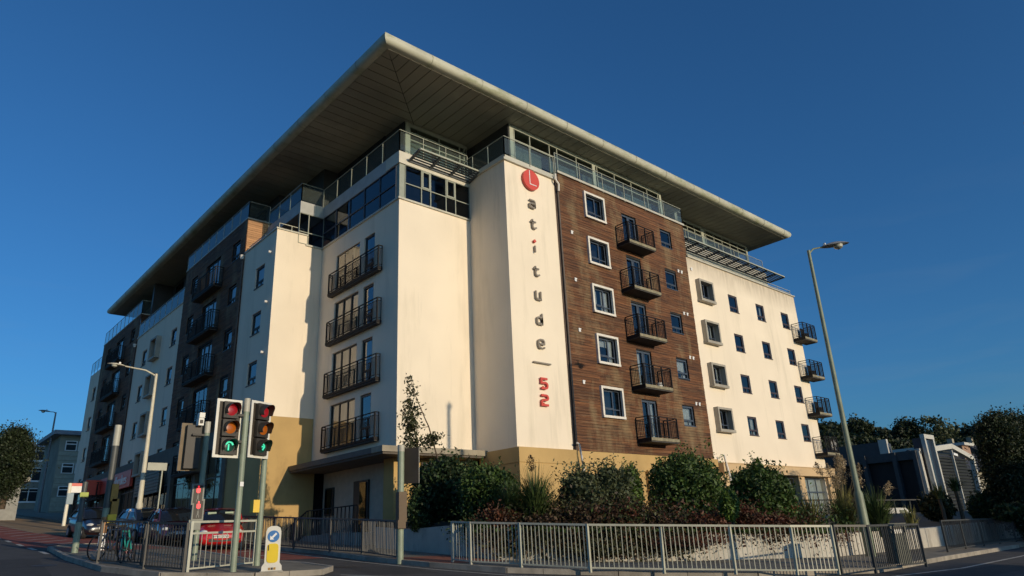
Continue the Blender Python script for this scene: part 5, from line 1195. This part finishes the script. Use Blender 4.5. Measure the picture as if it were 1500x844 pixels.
q = G(109,810,.11); x,y,z = q; e = thing('signal_post','dark leaning post at the kerb left of the bicycles','post',(x,y,z)); zt = topz(119,706,x,y)
MB().tube([(0,0,-.1),(0,0,1.0),(0,0,1.02),(0,0,zt-z)],[.1,.1,.085,.085],10).build('pole', dp, e, smooth=True); MB().tube([(0,0,-.1),(0,0,.95)],.104,10).build('pole_base', pol, e, smooth=True); MB().box(-.13,.12,-.14,-.07,1.75,1.9).build('yellow_tag', mat('lime_tag',(.35,.42,.04),.5,.1), e)
# keep-left bollard
q = G(397,838,.11); x,y,z = q; e = thing('keep_left_bollard','white and yellow keep-left bollard with a blue arrow disc','bollard',(x,y,z)); e.rotation_euler = (0,0,R(-22)); h = topz(399,771,x,y)-z; hw = .245*h/1.2; k_ = h/1.2
pr_ = [(-.27,0),(.27,0),(.26,.16),(.20,.24),(.20,1.05),(.17,1.15),(.08,1.2),(-.08,1.2),(-.17,1.15),(-.20,1.05),(-.20,.24),(-.26,.16)]
mb = MB(); mb.prism([(u*k_,v*k_) for u,v in pr_], lambda u,v,dd:(u,dd,v), -.16, .16); mb.build('body', mat('bollard_white',(.66,.64,.56),.35,.06), e, fix=True)
mb = MB(); N=28; mb.prism([(.155*k_*math.cos(2*math.pi*i/N),.155*k_*math.sin(2*math.pi*i/N)+.93*k_) for i in range(N)], lambda u,v,dd:(u,dd,v), -.175,-.161); dsc = mb.build('sign_disc', mat('sign_blue',(.03,.16,.42),.4,.05), e, fix=True)
g = MB(); g.bar((.075*k_,-.18,1.005*k_),(-.03*k_,-.18,.90*k_),.045,.008,upv=(0,1,0)); g.prism([(-.09*k_,.84*k_),(.02*k_,.845*k_),(-.085*k_,.95*k_)], lambda u,v,dd:(u,dd,v), -.184,-.176); g.build('arrow', white_s, dsc, fix=True)
mb = MB(); mb.prism([(u*k_,v*k_) for u,v in rrect(-.15,.15,.24,.74,.09)], lambda u,v,dd:(u,dd,v), -.175,-.161); mb.build('yellow_panel', mat('bollard_yellow',(.72,.52,.01),.4,.05), e, fix=True)
mb = MB(); mb.box(-.205*k_-.003,-.20*k_,-.12,.12,.25*k_,.62*k_); mb.build('side_panel', mat('bollard_yellow',(.72,.52,.01),.4,.05), e)
for i in range(3): MB().box((-.09+.07*i)*k_,(-.035+.07*i)*k_,-.17,-.161,.06*k_,.12*k_).build('reflector', om if i!=1 else sbody, e)
MB().box(-.30*k_,.30*k_,-.22,.2,-.02,.03).build('base_plate', concrete, e)
MB().box(-.13*k_,-.10*k_,-.179,-.176,.56*k_,.70*k_).build('sticker', sbody, e)
# bus stop and small signs
q = at(94,764,60); x,y = q.x,q.y; z = q.z; e = thing('bus_stop','white bus stop pole with red-topped flag and timetable case','bus stop',(x,y,z)); zt = topz(103,708,x,y)
MB().tube([(0,0,-.3),(0,0,zt-z)],.12,10).build('pole', mat('bus_white',(.80,.76,.62),.5,.05), e, smooth=True); MB().box(0,1.0,-.04,.04,zt-z-.65,zt-z-.05).build('flag', white_s, e); MB().box(0.02,1.02,-.05,.05,zt-z-.2,zt-z+.0).build('flag_band', red_s, e); MB().box(-.1,.3,-.16,-.12,1.15,1.9).build('timetable_case', mat('case_blue',(.10,.20,.28),.4,.1), e)
q = G(205,792); q2 = at(207,686,math.hypot(q.x,q.y)); e = thing('street_sign','small pale sign plate on a thin pole behind the pale street lamp','sign',(q.x+.5,q.y,gz(q.x,q.y)+.1)); hh = q2.z-e.location.z
MB().tube([(.12,0,-.1),(.12,0,hh-.1)],.035,8).build('pole', galv, e, smooth=True); MB().box(-.6,.3,-.06,-.03,hh-.1,hh+.27).build('sign_plate', mat('sign_back',(.34,.34,.27),.5,.08), e)
# cabinet (bin) at the right
q = G(1320,832); e = thing('litter_bin','dark green litter bin with an open slot behind the right railing','litter bin',(q.x,q.y,gz(q.x,q.y)+.08)); e.rotation_euler=(0,0,R(-35))
bm_ = mat('bin_green', (.035,.05,.035), .5, .1); MB().box(-.24,.24,-.22,.22,0,.86).build('body', bm_, e); MB().box(-.22,.22,-.2,.2,.86,1.02).build('slot_box', sbody, e); MB().box(-.27,.27,-.25,.25,1.02,1.12).build('lid', bm_, e); MB().box(-.15,.15,-.235,-.221,.84,.95).build('notice', wband, e)
for sx in (-.24,.20): MB().box(sx,sx+.04,-.24,.24,.86,1.02).build('corner_post', bm_, e)
# ------------------------------------------------------------------ cars
def paint(n, c): return mat(n, c, .3, .03, 2, coat=.9)
glass_c = mat('car_glass', (.012,.014,.016), .05, .1, 1, spec=.9); chrome = mat('chrome', (.65,.65,.66), .18, .02, metal=1); tyre_m = mat('tyre', (.018,.018,.018), .85, .1); rim_m = mat('rim', (.35,.35,.36), .35, .05, metal=.7); lampg = mat('headlamp', (.70,.70,.66), .12, .03, coat=1)
def car(label, x, y, rz, pm, plate=None, L=3.9, Wd=.84, cat='car', parked=False):
    e = thing('parked_car' if parked else 'car', label, cat, (x,y,gz(x,y)), rz); e.rotation_euler = (math.atan(.06),0,rz)
    st = [(.0,.58,.50,.36),(.05,.72,.66,.26),(.25,.80,.74,.20),(.7,Wd,.88,.18),(1.15,Wd,.97,.18),(2.0,Wd+.01,.99,.18),(3.0,Wd,1.02,.18),(3.6,.80,1.03,.20),(3.84,.74,.98,.26),(3.9,.64,.80,.36)]
    mb = MB(); ring=[]
    for (yy,w_,h_,b_) in st:
        yy = yy*L/3.9
        pts = [(0,b_),(w_*.85,b_),(w_*.98,b_+.1),(w_,(b_+h_)*.5),(w_*.98,h_-.16),(w_*.88,h_-.03),(w_*.6,h_+.015),(0,h_+.03)]; full = pts+[(-u,v) for u,v in reversed(pts[1:-1])]
        ring.append(len(mb.v)); mb.v += [(u,yy,v) for u,v in full]; n=len(full)
    for i in range(len(ring)-1):
        for k in range(n): mb.f.append((ring[i]+k,ring[i]+(k+1)%n,ring[i+1]+(k+1)%n,ring[i+1]+k)); mb.a.append(0)
    mb.f += [tuple(ring[0]+k for k in range(n)), tuple(ring[-1]+k for k in reversed(range(n)))]; mb.a += [0,0]
    body = mb.build('body', pm, e, smooth=True, fix=True); md = body.modifiers.new('sub','SUBSURF'); md.levels = 2; md.render_levels = 2
    cs = [(.95,.74,.97,.90),(1.30,.70,1.25,.9),(1.62,.62,1.44,.9),(2.2,.61,1.49,.9),(3.0,.60,1.46,.9),(3.45,.58,1.36,.9),(3.80,.62,1.02,.9)]
    def cab(nm, m, grow, pick):
        mb = MB(); rg=[]
        for (yy,wt,ht,bt) in cs:
            yy=yy*L/3.9; wb = .77
            pts = [(wb+grow,bt),(wt+.06+grow+ (wb-wt-.06)*(1-(ht-bt)/.6 if ht-bt<.6 else 0),bt+(ht-bt)*.75),(wt-.02+grow*.5,ht-.03+grow),(wt*.5,ht+grow),(0,ht+.01+grow)]; full = pts+[(-u,v) for u,v in reversed(pts[:-1])]
            rg.append(len(mb.v)); mb.v += [(u,yy,v) for u,v in full]; n=len(full)
        for i in range(len(rg)-1):
            for k in range(n-1):
                if pick(i,k,n): mb.f.append((rg[i]+k,rg[i]+k+1,rg[i+1]+k+1,rg[i+1]+k)); mb.a.append(0)
        return mb.build(nm, m, e, smooth=True, fix=True)
    cab('windows', glass_c, 0, lambda i,k,n: True)
    cab('roof', pm, .012, lambda i,k,n: 2<=i<=4 and 1<=k<=n-3)
    for s in (-1,1):
        for (a,b) in (((.76*s,.98,.96),(.66*s,1.62,1.43)),((.78*s,2.35,.97),(.645*s,2.35,1.45)),((.76*s,3.65,1.0),(.62*s,3.3,1.41)),((.775*s,1.0,.965),(.775*s,3.7,1.0))):
            MB().bar((a[0],a[1]*L/3.9,a[2]),(b[0],b[1]*L/3.9,b[2]),.06).build('pillar', pm, e)
        mb = MB(); mb.tube([(.84*s,1.12,1.0),(.98*s,1.10,1.03)],[.09,.06],8); mb.build('mirror', pm, e, smooth=True)
        # headlamp
        mb = MB(); N=14
        for j in range(5):
            for k in range(N):
                an=2*math.pi*k/N; rr_=math.cos(j*math.pi/8.5); mb.v.append((s*(.60+.155*rr_*math.cos(an)), .20+.10*abs(math.cos(an))*0-.10*math.sin(j*math.pi/8.5)+.14*max(0,math.cos(an))*rr_, .66+.10*rr_*math.sin(an)))
        for j in range(4):
            for k in range(N): mb.f.append((j*N+k,j*N+(k+1)%N,(j+1)*N+(k+1)%N,(j+1)*N+k)); mb.a.append(0)
        mb.build('headlight', lampg, e, smooth=True, fix=True)
        for yy in (.68*L/3.9, 3.2*L/3.9):
            w_ = MB().tube([(s*.66,yy,.30),(s*.86,yy,.30)],.30,20).build('wheel', tyre_m, e, smooth=True); MB().tube([(s*.861,yy,.30),(s*.872,yy,.30)],.19,14).build('rim', rim_m, w_)
        MB().box(s*.55-.12,s*.55+.12,.035,.1,.36,.44).build('fog_light_recess', sbody, e)
    MB().box(-.42,.42,.005,.09,.34,.45).build('lower_grille', sbody, e)
    g = MB(); g.bar((-.36,.05,.665),(.36,.05,.665),.03,.05); gr = g.build('grille', sbody, e); MB().bar((-.36,.025,.68),(.36,.025,.68),.02,.02).build('trim_bar', chrome, gr)
    mb = MB(); N=18; mb.tube([(.06*math.cos(2*math.pi*k/N),.01,.67+.06*math.sin(2*math.pi*k/N)) for k in range(N+1)],.012,6); mb.bar((-.05,.01,.66),(.05,.01,.68),.02); mb.build('badge', chrome, gr)
    pl = MB().box(-.26,.26,-.035,-.02,.47,.58).build('number_plate', mat('plate_white',(.72,.72,.66),.5,.03), e)
    if plate: o = link('lettering', text_mesh(plate,.115,.002,sbody,sx=.95), pl, loc=(0,-.038,.525))
    return e
q = G(322,808); rc = car('red hatchback with pale headlights facing the camera behind the white barrier', q.x,q.y,R(-17),paint('paint_red',(.50,.008,.010)),'WG02 ENK')
for s in (-.32,.3): MB().box(s-.16,s+.14,1.395,1.40,1.28,1.37).build('sun_visor', mat('visor_pale',(.40,.48,.33),.8,.05), rc)
q = G(268,800); car('dark purple car queuing behind the red hatchback', q.x-.1,q.y,R(-6),paint('paint_plum',(.05,.02,.04)))
q = G(231,795); car('dark blue car third in the queue behind the railing', q.x,q.y,R(3),paint('paint_blue',(.02,.04,.09)))
q = G(134,789); car('black hatchback coming down the hill past the bus stop', q.x+.3,q.y-1,R(2),paint('paint_black',(.018,.019,.026)), L=4.1)
# van in the car park
q = at(1336,742,72); e = thing('van','white van parked in shade beyond the right wall','van',(q.x,q.y,q.z-2.0),R(62))
wv = mat('van_white', (.50,.50,.47), .4, .05); mb = MB()
mb.prism([(0,.3),(0,.95),(.75,1.15),(1.5,1.9),(4.6,2.0),(4.7,.3)], lambda u,v,dd:(dd,u,v), -.9, .9); mb.build('body', wv, e, fix=True)
mb = MB(); mb.quad((-.8,.80,1.2),(.8,.80,1.2),(.72,1.42,1.84),(-.72,1.42,1.84)); mb.v=[(a-0,b-.02,c+.02) for a,b,c in mb.v]; mb.build('windscreen', glass_c, e)
for s in (-1,1):
    mb = MB(); mb.quad((s*.91,1.05,1.25),(s*.91,1.55,1.75),(s*.91,2.2,1.75),(s*.91,2.2,1.25)); mb.build('side_window', glass_c, e)
    for yy in (.8,3.8): w_ = MB().tube([(s*.7,yy,.33),(s*.92,yy,.33)],.33,18).build('wheel', tyre_m, e, smooth=True); MB().tube([(s*.921,yy,.33),(s*.93,yy,.33)],.2,12).build('rim', rim_m, w_)
    MB().box(s*.7-.14,s*.7+.14,-.02,.05,.7,.88).build('headlight', lampg, e)
# ------------------------------------------------------------------ bicycles on the island
def bicycle(label, x, y, rz, m, lean=.12):
    e = thing('bicycle', label, 'bicycle', (x,y,gz(x,y)+.11)); e.rotation_euler = (lean,0,rz); r=.34
    for cx_ in (-.52,.52):
        w_ = MB().tube([(cx_+r*math.cos(2*math.pi*k/24),0,r+r*math.sin(2*math.pi*k/24)) for k in range(25)],.02,6,caps=False).build('wheel', tyre_m, e, smooth=True)
        sp = MB()
        for k in range(12): an=math.pi*k/6; sp.bar((cx_,0,r),(cx_+r*math.cos(an),0,r+r*math.sin(an)),.006)
        sp.build('spokes', chrome, w_)
    fr = MB(); bb_=(-.05,0,.30); st_=(-.2,0,.82); hd_=(.36,0,.80); 
    for a,b in ((bb_,st_),(bb_,(.40,0,.66)),(st_,hd_),((-.52,0,r),bb_),((-.52,0,r),st_),((.36,0,.86),(.52,0,r))): fr.tube([a,b],.024,8)
    fr.build('frame', m, e, smooth=True); MB().tube([st_,(-.22,0,.93)],.014,6).build('seat_post', chrome, e); MB().box(-.36,-.08,-.06,.06,.93,.98).build('saddle', sbody, e)
    MB().tube([(.36,0,.86),(.34,0,1.0),(.34,-.26,1.02)],.014,6).tube([(.34,0,1.0),(.34,.26,1.02)],.014,6).build('handlebar', sbody, e); MB().tube([(-.05,-.02,.30),(-.05,.02,.30)],.09,14).build('chainring', chrome, e); MB().bar((-.05,-.1,.30),(.08,-.1,.22),.02).build('pedal', sbody, e); MB().bar((-.05,.1,.30),(-.18,.1,.38),.02).build('pedal', sbody, e)
    return e
teal = mat('teal_paint', (.02,.30,.26), .35, .05); navy = mat('navy_paint', (.015,.035,.08), .35, .05)
q = G(188,824,.11); bicycle('teal bicycle leaning on the black island railing', q.x,q.y+.2,R(62),teal,-.16)
q = G(160,822,.11); bicycle('dark blue bicycle locked beside the left signal pole', q.x+.1,q.y+.5,R(35),navy,.1)

# alike things share a group
GR = {'street lamp':'street lamps beside the roads','traffic light':'traffic signal poles at the junction','car':'cars queuing on the left street','railing':'metal railings round the junction','shrub':'shrubs on the planted bank',
      'bicycle':'bicycles on the traffic island','grass clump':'grass clumps on the bank','tree':'trees around the junction','yucca':'yuccas by the car park','bush':'rounded bushes on the bank','house':'houses around the junction','flats':'flats up the street','spiky plant':'spiky plants on the bank'}
for o in COL.objects:
    if o.parent is None and o.get('category') in GR and not o.get('group'): o['group'] = GR[o['category']]
